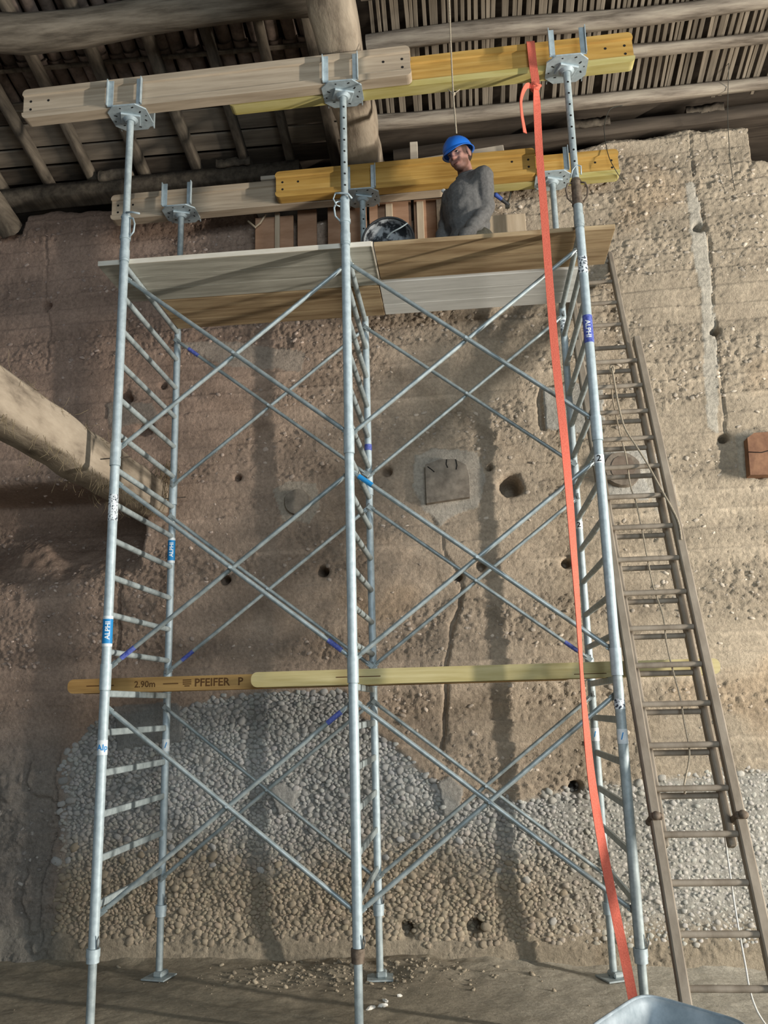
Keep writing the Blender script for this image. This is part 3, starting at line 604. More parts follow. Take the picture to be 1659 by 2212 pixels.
# boards closing the gap in the wall head, behind the platform
def panel(x0, x1, z0, z1, y, mt, lab, th=.02, name='infill_panel', cat='panel'):
    mb = MB(); mb.box(((x0+x1)/2, y, (z0+z1)/2), (x1-x0, th, z1-z0), None, .003); return single(name, mb, mt, lab, cat, ((x0+x1)/2, y, z0))
yp = 1.13
panel(.49, .77, 4.30, 4.985, yp, 'plyorange', 'orange plywood infill panel against the wall, leftmost, below the pale rear beam')
panel(.80, .94, 4.30, 5.02, yp, 'plyorange', 'narrow orange plywood panel left of the dark gap')
panel(1.02, 1.30, 4.30, 5.03, yp, 'plyorange', 'orange plywood infill panel behind the middle fork head')
panel(1.32, 1.62, 4.30, 5.03, yp, 'plyorange', 'brown plywood infill panel behind the black bucket')
panel(1.64, 1.86, 4.30, 5.03, yp, 'plyorange', 'brown plywood infill panel between two battens, left of the worker')
panel(.64, .675, 4.62, 5.0, yp-.025, 'batten', 'short pale batten on the leftmost plywood panel', .025, 'batten', 'batten')
panel(1.44, 1.49, 4.3, 5.0, yp-.025, 'batten', 'upright pale batten above the black bucket', .025, 'batten', 'batten')
panel(1.66, 1.71, 4.3, 5.0, yp-.025, 'batten', 'upright pale batten between bucket and worker', .025, 'batten', 'batten')
panel(1.80, 1.91, 4.3, 5.0, yp-.03, 'rafter', 'upright dark plank directly behind the worker', .03, 'plank', 'plank')
panel(2.02, 2.42, 4.35, 4.86, yp, 'batten', 'pale plywood offcut behind the worker, beside the clamp', .018)
mb = MB(); mb.box((.88, 1.0, 5.185), (.62, .12, .03), None, .004); single('packing_plank', mb, 'palewood', 'pale grey packing plank lying on the rear beams, left', 'plank', (.88, 1.0, 5.17))
mb = MB(); mb.box((1.97, 1.06, 5.26), (.66, .03, .15), Matrix.Rotation(-.09, 3, 'Y'), .004); single('packing_plank', mb, 'palewood', 'whitish plank on edge above the rear yellow beam behind the blue helmet', 'plank', (1.97, 1.06, 5.19))
mb = MB(); mb.box((1.66, 1.04, 5.30), (.055, .04, .26), None, .003); single('batten', mb, 'palewood', 'short upright pale batten standing on the rear beam left of the helmet', 'batten', (1.66, 1.04, 5.17))
mb = MB()
mb.path([atY(536, 478, 1.11), atY(550, 490, 1.10), atY(553, 492, 1.10)], .008, 6); mb.path([atY(574, 464, 1.11), atY(562, 482, 1.10), atY(550, 492, 1.10)], .008, 6)
single('forked_twig', mb, 'batten', 'small forked twig stuck to the wall below the pale rear beam', 'twig', atY(553, 492, 1.10))

for k, (x0, x1, z) in enumerate(((1.55, 2.5, 5.47), (1.6, 2.6, 5.52), (1.62, 2.3, 5.42), (2.9, 3.7, 5.70), (-2.2, .9, 5.55), (3.5, 4.6, 5.74))):
    mb = MB(); mb.box(((x0+x1)/2, 1.50+.02*k, z), (x1-x0, .014, .016), Matrix.Rotation(-.012, 3, 'Y')); roof.part('eave_slat', mb, 'palewood')
# ================================================================== the shoring tower
PX = [0.0, 1.2943, 2.60]; PYS = [0.0, .9455]
LEV = [(.40, 1.622), (1.636, 2.826), (2.84, 4.052)]
RUNG = [[.590, .805, 1.015, 1.215, 1.415, 1.610], [1.825, 2.02, 2.22, 2.42, 2.62, 2.815], [3.02, 3.225, 3.432, 3.637, 3.842, 4.040]]
SIDE = ['left', 'middle', 'right']; LIFT = ['bottom', 'middle', 'top']
def wrap(mb, txt, size, c, r, up, z, face):                 # lettering bent round a tube: c axis point, face = angle it looks towards
    vs, fs = text_mesh(txt, size); out = []
    for v in vs:
        u, q = (v.x, v.y)
        a = face+(-q/r if up > 0 else q/r); out.append((c[0]+r*math.cos(a), c[1]+r*math.sin(a), z+(u if up > 0 else -u)))
    mb.add(out, fs); return mb
def face_angle(x, y): return math.atan2(CAM.y-y, CAM.x-x)
def zat(px, py, y): return atY(px, py, y).z
STK = {  # (side, lift, row): [(y px top, y px bottom, material, text, ink, reading up?)]
    (0, 1, 0): [(1331, 1397, 'stk_blue', 'ALPHI', 'ink_white', 1), (1070, 1126, 'stk_worn', 'ALPHI', 'ink_white', -1)],
    (0, 0, 0): [(1599, 1631, 'stk_white', 'Alp', 'ink_blue', 0)],
    (0, 1, 1): [(1163, 1217, 'stk_blue', 'ALPHI', 'ink_white', 1)],
    (0, 0, 1): [(1597, 1623, 'stk_white', '/', 'ink_blue', 0)],
    (1, 2, 1): [(961, 974, 'stk_navy', None, None, 0)],
    (2, 2, 0): [(556, 592, 'stk_worn', None, None, 0), (683, 742, 'stk_navy', 'ALPHI', 'ink_white', -1)],
    (2, 1, 0): [(983, 1001, 'stk_white', '2', 'ink_black', 0)],
    (2, 0, 0): [(1574, 1606, 'stk_white', '/', 'ink_blue', 0), (1509, 1531, 'stk_worn', None, None, 0)],
    (2, 1, 1): [(1127, 1143, 'stk_white', '2', 'ink_black', 0)],
    (2, 0, 1): [(1572, 1600, 'stk_white', '/', 'ink_blue', 0)],
    (2, 2, 1): [(690, 716, 'stk_worn', None, None, 0)]}
PR = [.0252, .0228]
for i, x in enumerate(PX):
    for k, (zb, zt) in enumerate(LEV):
        t = Thing('scaffold_trestle', (x, .47, zb), '', 'scaffold', 'trestles of the shoring tower')
        t.o['label'] = {0: 'galvanised scaffold trestle standing on base jacks', 1: 'galvanised scaffold trestle stacked just above the yellow lying beams', 2: 'galvanised scaffold trestle directly under the deck boards'}[k] + {0: ', on the left', 1: ', in the middle', 2: ', on the right beside the ladder'}[i]
        for j, y in enumerate(PYS):
            r = PR[j]; mb = MB(); mb.tube((x, y, zb), (x, y, zt), r, 20); mb.tube((x, y, zt), (x, y, zt+.012), r, 20, r*.8)
            t.part('post', mb, 'galv' if (i, k) != (2, 0) else 'galvdull')
            if k:
                mb = MB(); mb.tube((x, y, zb-.008), (x, y, zb+.125), r+.0042, 20); t.part('sleeve', mb, 'galv')
                if (i, j, k) in ((0, 0, 2), (0, 1, 2), (1, 1, 2), (2, 1, 2)):
                    mb = MB(); mb.tube((x-.085, y, zb+.035), (x+.085, y, zb+.04), .0035, 6); t.part('locking_pin', mb, 'rust')
            for (ya, yb, mt, txt, ink, up) in STK.get((i, k, j), ()):
                px = 829.5+F_PX*((Vector((x, y, (zb+zt)/2))-CAM).dot(CR))/((Vector((x, y, (zb+zt)/2))-CAM).dot(CF))
                z1, z0 = zat(px, ya, y), zat(px, yb, y); mb = MB(); mb.tube((x, y, z0), (x, y, z1), r+.0012, 20); s = t.part('sticker', mb, mt)
                if mt == 'stk_blue':
                    mb = MB(); mb.tube((x, y, z0), (x, y, z0+.016), r+.0017, 20); mb.tube((x, y, z1-.016), (x, y, z1), r+.0017, 20); t.part('sticker_border', mb, 'stk_white', s)
                if txt and up:
                    mb = MB(); wrap(mb, txt, .036 if mt != 'stk_navy' else .038, (x, y), r+.0022, up, (z0+z1)/2+.004*up, face_angle(x, y)); t.part('lettering', mb, ink, s)
                    mb = MB(); wrap(mb, 'A', .05, (x, y), r+.0021, up, z0+.035 if up > 0 else z1-.035, face_angle(x, y)-.25*up) if mt == 'stk_blue' else None
                elif txt:
                    vs, fs = text_mesh(txt, .040 if txt == 'Alp' else .045); mb = MB(); a0 = face_angle(x, y)
                    mb.add([(x+(r+.0022)*math.cos(a0+v.x/r), y+(r+.0022)*math.sin(a0+v.x/r), (z0+z1)/2+v.y) for v in vs], fs); t.part('lettering', mb, ink, s)
        for z in RUNG[k]:
            mb = MB(); d = (.016, .9455, .034) if k == 0 else None
            if d: mb.box((x, .47, z), (.020, .9455-.04, .034), None, .004)
            else: mb.tube((x, .018, z), (x, .928, z), .0165, 12)
            t.part('rung', mb, 'galvdull')
        for j, y in enumerate(PYS):                        # lugs that take the braces
            for z in (zb+.115 if k else .545, zt-.082):
                mb = MB(); s = 1 if j == 0 else -1; mb.tube((x, y+s*r*.6, z), (x, y+s*.052, z), .006, 8); mb.box((x, y+s*.040, z+.012), (.012, .012, .03)); t.part('brace_lug', mb, 'galvdark')
# X braces
LIFTZ = [(.545, 1.540), (1.751, 2.744), (2.955, 3.970)]
BST = {(0, 0, 1): [(0, .07, 'stk_navy'), (1, .93, 'stk_navy')], (0, 1, 1): [(0, .10, 'stk_navy')], (1, 0, 1): [(1, .06, 'stk_blue')], (0, 0, 0): [(0, .92, 'stk_navy')], (1, 1, 1): [(1, .92, 'stk_navy')], (0, 1, 2): [(1, .10, 'stk_navy')], (1, 1, 0): []}
for b in (0, 1):
    for j, y in enumerate(PYS):
        for k, (z0, z1) in enumerate(LIFTZ):
            s = 1 if j == 0 else -1; xa, xb = PX[b], PX[b+1]; yy = y+s*.040; rr = .0125 if j == 0 else .0118
            lab = 'zinc tube cross brace of the '+['left', 'right'][b]+' bay, '+['front', 'wall side'][j]+', '+['below the yellow lying beams', 'just above the yellow lying beams', 'just below the decks'][k]
            t = Thing('cross_brace', ((xa+xb)/2, yy, z0), lab, 'scaffold brace', 'crossed bracing tubes of the tower'); tubes = []
            for q, (za, zb) in enumerate(((z0, z1), (z1, z0))):
                yo = yy+(-.0135 if q else .0135)*1.0; A = Vector((xa+.004, yo, za)); B = Vector((xb-.004, yo, zb)); d = (B-A).normalized(); mb = MB()
                mb.tube(A+d*.05, B-d*.05, rr, 14); mb.tube(A+d*.02, A+d*.05, rr*.6, 10, rr); mb.tube(B-d*.05, B-d*.02, rr, 10, rr*.6)
                ux = d; uz = ux.cross(Vector((0, 1, 0))); R3 = Matrix((ux, Vector((0, 1, 0)), uz)).transposed()
                mb.box(A+d*.012, (.05, .006, .03), R3, .002); mb.box(B-d*.012, (.05, .006, .03), R3, .002)
                o = t.part('tube', mb, 'brace'); tubes.append((o, A, B, d))
            mb = MB(); mb.tube(((xa+xb)/2, yy-.030, (z0+z1)/2), ((xa+xb)/2, yy+.030, (z0+z1)/2), .008, 10); t.part('rivet', mb, 'galv')
            for (q, fr, mt) in BST.get((b, j, k), ()):
                o, A, B, d = tubes[q]; c = A.lerp(B, fr); mb = MB(); mb.tube(c-d*.045, c+d*.045, rr+.0012, 12); t.part('sticker', mb, mt, o)
# base jacks
for i, x in enumerate(PX):
    for j, y in enumerate(PYS):
        lab = ('base jack with grey tube under the ' + SIDE[i] + ' post, ' + ['front row nearest the camera', 'wall side, its foot plate showing'][j])
        t = Thing('base_jack', (x, y, 0), lab, 'jack', 'base jacks of the tower'); mb = MB(); mb.tube((x, y, .012), (x, y, .45), .0208, 18); t.part('tube', mb, 'galvdull')
        mb = MB(); mb.tube((x, y, .335), (x, y, .362), .031, 18); mb.tube((x, y, .362), (x, y, .398), .0335, 18); t.part('collar', mb, 'galv' if i != 1 or j else 'rust')
        mb = MB(); mb.box((x, y, .008), (.15, .15, .009), Matrix.Rotation(.3*i-.2, 3, 'Z'), .002); mb.box((x+.01, y, .028), (.06, .085, .03), Matrix.Rotation(.3*i-.2, 3, 'Z'), .008); t.part('foot_plate', mb, 'galvdull')
        mb = MB(); mb.path([(x+.03, y-.012, .40), (x+.038, y-.02, .43), (x+.034, y-.024, .46), (x+.026, y-.02, .44), (x+.028, y-.018, .40)], .003, 6); t.part('locking_clip', mb, 'galvdark')
# fork head jacks
FB = lambda x: 5.022+.025*(x+.0)                             # underside of the front beams
RB = lambda x: 4.956+.012*x
def fork(x, y, zt, lab, style):
    t = Thing('fork_head_jack', (x, y, 4.05), lab, 'jack', 'fork head jacks under the beams'); zp = zt-.009; r = .0205
    mb = MB(); mb.tube((x, y, 4.02), (x, y, zp-.028), r, 18); t.part('tube', mb, 'galvdull' if style != 'rear' else 'galvdull')
    if style in ('front_holes', 'front_rust', 'rear_holes'):
        a = face_angle(x, y)+.16; mb = MB(); z = zp-.10
        while z > 4.40 if y < .5 else z > 4.2:
            c = Vector((x+r*math.cos(a)*.97, y+r*math.sin(a)*.97, z)); d = Vector((math.cos(a), math.sin(a), 0)); mb.tube(c, c+d*.0013, .0062, 10); z -= .0735
        t.part('pin_holes', mb, 'black')
    if y < .5:
        mt = 'rust' if style == 'front_rust' else 'galv'; mb = MB(); mb.tube((x, y, 4.062), (x, y, 4.20), .0262, 18); mb.tube((x, y, 4.075), (x, y, 4.135), .0288, 18); t.part('outer_tube', mb, 'galvdull' if style == 'front_rust' else 'galv')
        mb = MB(); mb.tube((x, y, 4.20), (x, y, 4.222), .0315, 18); mb.tube((x, y, 4.222), (x, y, 4.345), .0285, 18, .0265); mb.tube((x, y, 4.345), (x, y, 4.362), .031, 18, .024); t.part('nut', mb, mt)
        mb = MB()
        for s in ((1, -1) if style == 'front_rust' else (1,) if style == 'front_plain' else (-1,)):
            mb.path([(x+s*.022, y-.01, 4.335), (x+s*.048, y-.014, 4.328), (x+s*.060, y-.016, 4.29), (x+s*.054, y-.014, 4.24), (x+s*.026, y-.01, 4.208)], .0055, 8)
        t.part('handle', mb, mt)
        mb = MB()
        if style == 'front_rust': mb.path([(x-.03, y-.02, 4.362), (x-.018, y-.034, 4.40), (x+.005, y-.04, 4.425), (x+.03, y-.034, 4.42), (x+.028, y-.03, 4.37)], .0042, 8)
        elif style == 'front_plain': mb.path([(x+.01, y-.025, 4.362), (x+.05, y-.04, 4.352), (x+.10, y-.05, 4.332)], .006, 8)
        else: mb.path([(x-.05, y-.03, 4.375), (x-.02, y-.036, 4.37), (x+.025, y-.036, 4.362), (x+.045, y-.028, 4.335)], .006, 8); mb.path([(x-.05, y-.03, 4.375), (x-.062, y-.03, 4.34), (x-.045, y-.03, 4.30), (x-.025, y-.028, 4.29)], .004, 8)
        t.part('locking_pin', mb, 'galv')
    mb = MB(); a, b, c = .118, .112, .05
    mb.prism([(-a+c, -b), (a-c, -b), (a, -b+c), (a, b-c), (a-c, b), (-a+c, b), (-a, b-c), (-a, -b+c)], (x, y, zp), (1, 0, 0), (0, 1, 0), (0, 0, .009)); pl = t.part('head_plate', mb, 'galv')
    mb = MB()
    for (ax, ay, l, an) in ((-.08, -.03, .018, .5), (.075, -.045, .018, 2.2), (.085, .03, .016, 1.2), (-.06, .06, .014, 0), (.03, .085, .014, .4), (-.03, -.09, .008, 0), (.10, -.01, .006, 0), (.045, -.09, .014, -.4), (-.1, .02, .008, 0)):
        d = Vector((math.cos(an), math.sin(an), 0))*l/2; c0 = Vector((x+ax, y+ay, zp-.0004)); mb.box(c0, (l, .008, .0012), Matrix.Rotation(an, 3, 'Z'))
    t.part('slots', mb, 'black', pl)
    mb = MB(); mb.tube((x, y, zp-.028), (x, y, zp-.012), .030, 16, .046); mb.box((x, y, zp-.007), (.115, .09, .013), Matrix.Rotation(.35, 3, 'Z'), .003); t.part('hub', mb, 'galv')
    for sx in (-1, 1):
        for sy in (-1, 1):
            mb = MB(); X, Y = x+sx*.088, y+sy*.0985; mb.box((X, Y, zt+.088), (.034, .006, .176)); mb.box((X+.0145*(1 if sx < 0 else -1)*-1, Y+sy*.012, zt+.088), (.005, .024, .176)); t.part('upright', mb, 'galv')
fork(PX[0], 0, FB(PX[0]), 'fork head on a plain tube, carrying the white front beam near its left end', 'front_plain')
fork(PX[1], 0, FB(PX[1]), 'fork head on a holed tube, holding white and yellow front beams side by side', 'front_holes')
fork(PX[2], 0, FB(PX[2]), 'fork head with a rusty two-handled nut, carrying the yellow front beam beside the orange strap', 'front_rust')
fork(PX[0], .9455, RB(PX[0]), 'fork head on a dull plain tube under the pale rear beam, left', 'rear')
fork(PX[1], .9455, RB(PX[1]), 'fork head beside the black bucket, under the amber rear beam', 'rear_holes')
fork(PX[2], .9455, RB(PX[2]), 'fork head with short grey tube under the bright yellow rear beam, right of the strap', 'rear')
# ---- timber I-beams
def rrect(x0, x1, h, c, n=4):
    pts = []
    for cx, cz, a0 in ((x1-c, h-c, 0), (x0+c, h-c, 90), (x0+c, -h+c, 180), (x1-c, -h+c, 270)):
        pts += [(cx+c*math.cos(math.radians(a0+90*i/n)), cz+c*math.sin(math.radians(a0+90*i/n))) for i in range(n+1)]
    return pts
def ibeam(name, A, B, lab, mt, mtf, flat=False, holes=True, group='timber formwork beams'):
    A, B = Vector(A), Vector(B); L = (B-A).length; d = (B-A)/L; side = Vector((0, 1, 0)); up = side.cross(d)*-1.0
    if up.z < 0: up = -up
    if flat: side, up = up, -side                              # lying on its side: web horizontal
    c = (A+B)/2; t = Thing(name, c-Vector((0, 0, .04 if flat else .1)), lab, 'beam', group); h = L/2
    for q, s in (('upper', 1), ('lower', -1)):
        mb = MB(); w2 = .04
        if flat: mb.prism(rrect(-h, h, w2, .034, 5), c+up*(s*.1-(.04 if s > 0 else 0)), d, side, up*.04)
        else:
            o = c+up*(s*.06); rr = .030; pts = [(-h, 0), (h, 0)]
            for cx, a0 in ((h-rr, 0), (-h+rr, 90)): pts += [(cx+rr*math.cos(math.radians(a0+18*i)), .04-rr+rr*math.sin(math.radians(a0+18*i))) for i in range(6)]
            mb.prism(pts, o-side*w2, d, up*s, side*(2*w2))
            mb.prism([(-w2+.0, 0), (-.02, -.008*0-.010), (.02, -.010), (w2, 0)], o-d*(h-.004), side, up*s, d*(2*h-.008))
        t.part('flange', mb, mtf if s < 0 else mt if not flat else mtf)
    mb = MB(); R3 = Matrix((d, side, up)).transposed(); mb.box(c, (L-.008, .058 if not flat else .03, .122), R3); wb = t.part('web', mb, mt)
    if holes and not flat:
        mb = MB()
        for s in (-1, 1):
            for l, z in ((.05, .02), (.05, -.035), (.16, .015)):
                p = c+d*(s*(h-l))+up*z; mb.tube(p-side*.0298, p-side*.0288, .0082, 10)
        t.part('bolt_holes', mb, 'black', wb)
    return t, c, d, side, up
def fz(x): return FB(x)+.1
ibeam('formwork_beam', (-.645, -.049, fz(-.645)), (1.705, -.049, fz(1.705)), 'long whitish raw timber I-beam in the front row at the top', 'white_beam', 'white_beam')
ibeam('formwork_beam', (.60, .047, fz(.60)), (2.995, .047, fz(2.995)), 'orange-yellow timber I-beam in the front row, strap looped over it', 'yellow_beam', 'yellow_flange')
def rzc(x): return RB(x)+.1
t, c, d, sd, up = ibeam('formwork_beam', (-.525, .992, rzc(-.525)), (1.86, .992, rzc(1.86)), 'pale timber I-beam in the wall side row, at the upper left', 'white_beam', 'white_beam')
ibeam('formwork_beam', (.695, .897, rzc(.695)), (2.49, .897, rzc(2.49)), 'amber timber I-beam passing behind the worker', 'yellow_beam', 'yellow_beam')
ibeam('formwork_beam', (1.88, .992, rzc(1.88)), (3.06, .992, rzc(3.06)), 'bright yellow timber I-beam end reaching past the right posts to the wall', 'yellow_beam', 'yellow_flange')
zf = 1.6265+.04
def stamp(t, txt, size, cx, y, z, mt, par=None):
    vs, fs = text_mesh(txt, size); mb = MB(); mb.add([(cx+v.x, y, z+v.y) for v in vs], fs); t.part('lettering', mb, mt, par)
t, c, d, sd, up = ibeam('formwork_beam', (-.425, .57, zf), (2.45, .57, zf), 'orange timber beam lying flat with stamped brown lettering, left', 'orange_beam', 'orange_beam', True)
yf = .57-.1005
def at_f(px, py): return atY(px, py, yf)
bar = MB(); 
for a, b in ((187, 246), (352, 385)): 
    p, q = at_f(a, 1484), at_f(b, 1481); bar.box(((p.x+q.x)/2, yf, zf), (q.x-p.x, .0012, .006))
for k in range(4): p = at_f(404, 1470+4*k); bar.box((p.x, yf, zf+.018-.011*k), (.05 if k < 3 else .03, .001, .006))
t.part('stamp_marks', bar, 'ink_brown')
p = at_f(458, 1474); stamp(t, 'PFEIFER', .062, p.x, yf-.0004, zf, 'ink_brown'); p = at_f(313, 1479); stamp(t, '2.90m', .05, p.x, yf-.0004, zf, 'ink_brown'); p = at_f(525, 1472); stamp(t, 'P', .062, p.x-.015, yf-.0004, zf, 'ink_brown')
t, c, d, sd, up = ibeam('formwork_beam', (.71, .335, zf), (3.16, .335, zf), 'faded yellow timber beam lying flat, rounded end near the middle posts', 'pale_yellow', 'pale_yellow', True)
mb = MB(); yq = .335-.1005; p, q = atY(726, 1463, yq), atY(822, 1461, yq); mb.box(((p.x+q.x)/2, yq, zf), (q.x-p.x, .0012, .005)); p, q = atY(1240, 1455, yq), atY(1310, 1451, yq); mb.box(((p.x+q.x)/2, yq, zf-.02), (q.x-p.x, .0012, .004)); t.part('stamp_marks', mb, 'ink_brown')
# ---- decks
def deck(x0, x1, y0, y1, z, lab, mt, edge=None, skew=0, nb=3):
    t = Thing('scaffold_deck', ((x0+x1)/2, (y0+y1)/2, z), lab, 'deck board', 'boards of the working platform'); wd = (y1-y0)/nb
    for k in range(nb):
        mb = MB(); dx = random.uniform(-.002, .002); mb.box(((x0+x1)/2+dx, y0+wd*(k+.5), z+.014), (x1-x0, wd-.0025, .027), Matrix.Rotation(random.uniform(-.004, .004), 3, 'X'), .002); t.part('board', mb, mt)
    if edge:
        mb = MB(); mb.box((x1+.004, (y0+y1)/2, z+.013), (.008, y1-y0, .034)); t.part('end_strip', mb, 'deck_edge', label='pale end strip')
        mb = MB(); mb.box(((x0+x1)/2, y0-.004, z+.014), (x1-x0, .007, .030)); t.part('front_strip', mb, 'deck_edge', label='pale front edge')
zd = 4.062
deck(-.17, 1.438, .034, .498, zd, 'grey three-board deck panel with pale edges, front left of the platform', 'deck_grey', True)
deck(.01, 1.43, .512, .925, zd, 'brown stained deck panel on the wall side, left half of the platform', 'deck_brown')
deck(1.452, 2.80, .034, .440, zd, 'brown deck board at the front right, under the kneeling worker', 'deck_brown', None, 0, 2)
deck(1.436, 2.66, .47, .92, zd, 'whitish deck panel on the wall side, right half of the platform', 'deck_white')
# ================================================================== strap, ropes, wires
def ribbon(mb, pts, wd, ang, th=.0022, sub=6):
    pts = [Vector(p) for p in pts]; P = []; A = []
    for i in range(len(pts)-1):
        p0, p1, p2, p3 = pts[max(i-1, 0)], pts[i], pts[i+1], pts[min(i+2, len(pts)-1)]
        for k in range(sub):
            u = k/sub; P.append(.5*((2*p1)+(p2-p0)*u+(2*p0-5*p1+4*p2-p3)*u*u+(3*p1-p0-3*p2+p3)*u**3)); A.append(ang[i]*(1-u)+ang[i+1]*u)
    P.append(pts[-1]); A.append(ang[-1]); vs = []
    for i, p in enumerate(P):
        d = (P[min(i+1, len(P)-1)]-P[max(i-1, 0)]).normalized(); a = A[i]; wv = Vector((math.cos(a), math.sin(a), 0)); wv = (wv-d*wv.dot(d)).normalized(); nn = d.cross(wv)
        vs += [p-wv*wd/2-nn*th, p+wv*wd/2-nn*th, p+wv*wd/2+nn*th, p-wv*wd/2+nn*th]
    fs = [(i*4+k, i*4+(k+1) % 4, i*4+4+(k+1) % 4, i*4+4+k) for i in range(len(P)-1) for k in range(4)]+[(0, 1, 2, 3), tuple(len(P)*4-4+k for k in (3, 2, 1, 0))]
    return mb.add(vs, fs)
def smooth_path(pts, sub=6):
    pts = [Vector(p) for p in pts]; P = []
    for i in range(len(pts)-1):
        p0, p1, p2, p3 = pts[max(i-1, 0)], pts[i], pts[i+1], pts[min(i+2, len(pts)-1)]
        for k in range(sub): u = k/sub; P.append(.5*((2*p1)+(p2-p0)*u+(2*p0-5*p1+4*p2-p3)*u*u+(3*p1-p0-3*p2+p3)*u**3))
    return P+[pts[-1]]
st = Thing('ratchet_strap', (2.41, -.1, .05), 'long orange webbing strap knotted round the yellow front beam, hanging to the floor', 'strap')
mb = MB(); xs_ = 2.412; zb_ = FB(2.41)
ribbon(mb, [(xs_, .095, zb_+.10), (xs_-.002, .094, zb_+.19), (xs_-.004, .047, zb_+.206), (xs_-.005, -.004, zb_+.202), (xs_-.004, -.012, zb_+.15), (xs_, -.014, zb_+.02), (xs_+.004, -.02, zb_-.06), (xs_+.004, -.026, zb_-.115)], .046, [0]*8); st.part('loop', mb, 'strap')
kn = Vector((xs_+.002, -.03, zb_-.125)); mb = MB()
mb.path([kn+Vector((.024*math.cos(a), .014*math.sin(a), .010*math.sin(2*a)+.004)) for a in [i*math.pi/6 for i in range(12)]], .011, 8, None, True)
mb.path([kn+Vector((.020*math.cos(a)-.004, .012*math.sin(a)-.006, -.018+.008*math.cos(2*a))) for a in [i*math.pi/6 for i in range(12)]], .0105, 8, None, True); mb.ball(kn+Vector((0, -.004, -.005)), (.026, .016, .022), None, 3); st.part('knot', mb, 'strap')
mb = MB(); ribbon(mb, [kn+Vector((-.012, -.01, -.012)), atY(1137, 186, -.07), atY(1126, 212, -.08), atY(1127, 245, -.08), atY(1134, 287, -.07)], .030, [.3, .9, 1.15, 1.0, .8]); st.part('loose_tail', mb, 'strap')
mp = [kn+Vector((.002, -.008, -.02))]+[atY(px, py, Y) for px, py, Y in ((1160, 230, -.05), (1165, 330, -.06), (1174, 440, -.07), (1186, 600, -.085), (1199, 760, -.095), (1214, 900, -.105), (1224, 1000, -.11), (1236, 1150, -.12), (1247, 1300, -.13), (1256, 1450, -.14), (1266, 1570, -.15), (1279, 1690, -.16), (1300, 1820, -.18), (1325, 1950, -.20), (1352, 2080, -.22), (1372, 2180, -.26), (1380, 2215, -.30))]
ang = [.9, .2, 0, 0, 0, 0, .1, .25, .55, .85, 1.12, .75, .45, .25, .1, 0, 0, 0]
mb = MB(); ribbon(mb, mp, .042, ang); st.part('webbing', mb, 'strap')
mb = MB(); P = smooth_path([atY(966, -60, -.25), atY(970, 0, -.25), atY(974, 100, -.25), atY(979, 200, -.25), atY(986, 288, -.25)]); mb.path(P, .0042, 6)
q = atY(980, 203, -.25); mb.ball(q, .011, None, 2); mb.path([q, q+Vector((-.03, 0, .03))], .003, 5); mb.path([q, q+Vector((.035, 0, .025))], .003, 5)
single('cord', mb, 'rope', 'thin frayed cord with a knot hanging from the roof above the blue helmet', 'cord', atY(986, 288, -.25))
mb = MB(); mb.path(smooth_path([atY(1345, 228, 1.0), atY(1318, 236, 1.0), atY(1306, 268, .97), atY(1307, 300, .95), atY(1315, 338, .92), atY(1330, 368, .90), atY(1350, 398, 1.08)]), .0028, 5)
single('wire', mb, 'wire', 'dark wire hanging over the yellow beam end at the upper right', 'wire', atY(1350, 398, 1.08))
mb = MB(); mb.path(smooth_path([atW(1575, 120, .3), atW(1572, 240, .12), atW(1576, 330, .06), atW(1582, 380, .04), atW(1588, 412, .03)]), .0024, 5)
single('wire', mb, 'wire', 'thin dark wire hanging down the wall near the right picture edge', 'wire', atW(1588, 412, .03))
mb = MB(); mb.path(smooth_path([atW(1030, 1095, -.0)+Vector((-.9, 0, 0)), atW(760, 1066, .05), atW(830, 1066, .05)]), .0022, 5) if False else None
# ================================================================== the ladder
LX0, LSX, LY0, LSY, LZ0, LDZ, LW = 2.876, -.009, -.553, .366, .54, .189, .325
ldir = Vector((LSX, LSY, 1)).normalized(); lnor = Vector((0, 1, -LSY)).normalized(); lx = Vector((1, 0, 0)); LR = Matrix((lx, lnor, ldir)).transposed()
def LP(z, off=0, xo=0): return Vector((LX0+LSX*z+xo, LY0+LSY*z, z))+lnor*off
def section(lab, z0, z1, hw, off, rungs, rw, brackets):
    t = Thing('wooden_ladder', LP(z0, off), lab, 'ladder', 'two sections of the wooden extension ladder')
    for s in (-1, 1):
        mb = MB(); a, b = LP(z0, off, s*hw), LP(z1, off, s*hw); mb.box((a+b)/2, (rw, .058, (b-a).length), LR, .006); t.part('rail', mb, 'ladder')
    for z in rungs:
        mb = MB(); p = LP(z, off); mb.tube(p-lx*(hw-rw*.3), p+lx*(hw-rw*.3), .0145, 10); t.part('rung', mb, 'ladder')
    for z in brackets:
        for s in (-1, 1):
            mb = MB(); mb.box(LP(z, off+.02, s*hw), (rw+.014, .14, .03), LR, .008); mb.ball(LP(z, off-.05, s*(hw+.002)), (.021, .016, .02), LR, 2); t.part('bracket', mb, 'rust')
    return t
section('grey-brown wooden ladder section nearest the camera, leaning on the wall', .012, 3.735, LW/2+.0225, 0, [LZ0+LDZ*i for i in range(-2, 17)], .045, [.985])
section('grey-brown wooden ladder section sliding behind the lower one, reaching up past the deck', .88, 4.56, LW/2-.014, .078, [LZ0+LDZ*i-.012 for i in range(3, 22)], .034, [])
def atL(px, py, off=0):
    d = ray(px, py); o = LP(0, off); t = (o-CAM).dot(lnor)/d.dot(lnor); return CAM+d*t
mb = MB(); P = [(1322, 795), (1328, 830), (1337, 880), (1350, 925), (1375, 965), (1400, 1005), (1430, 1060), (1450, 1095), (1466, 1130), (1472, 1165)]
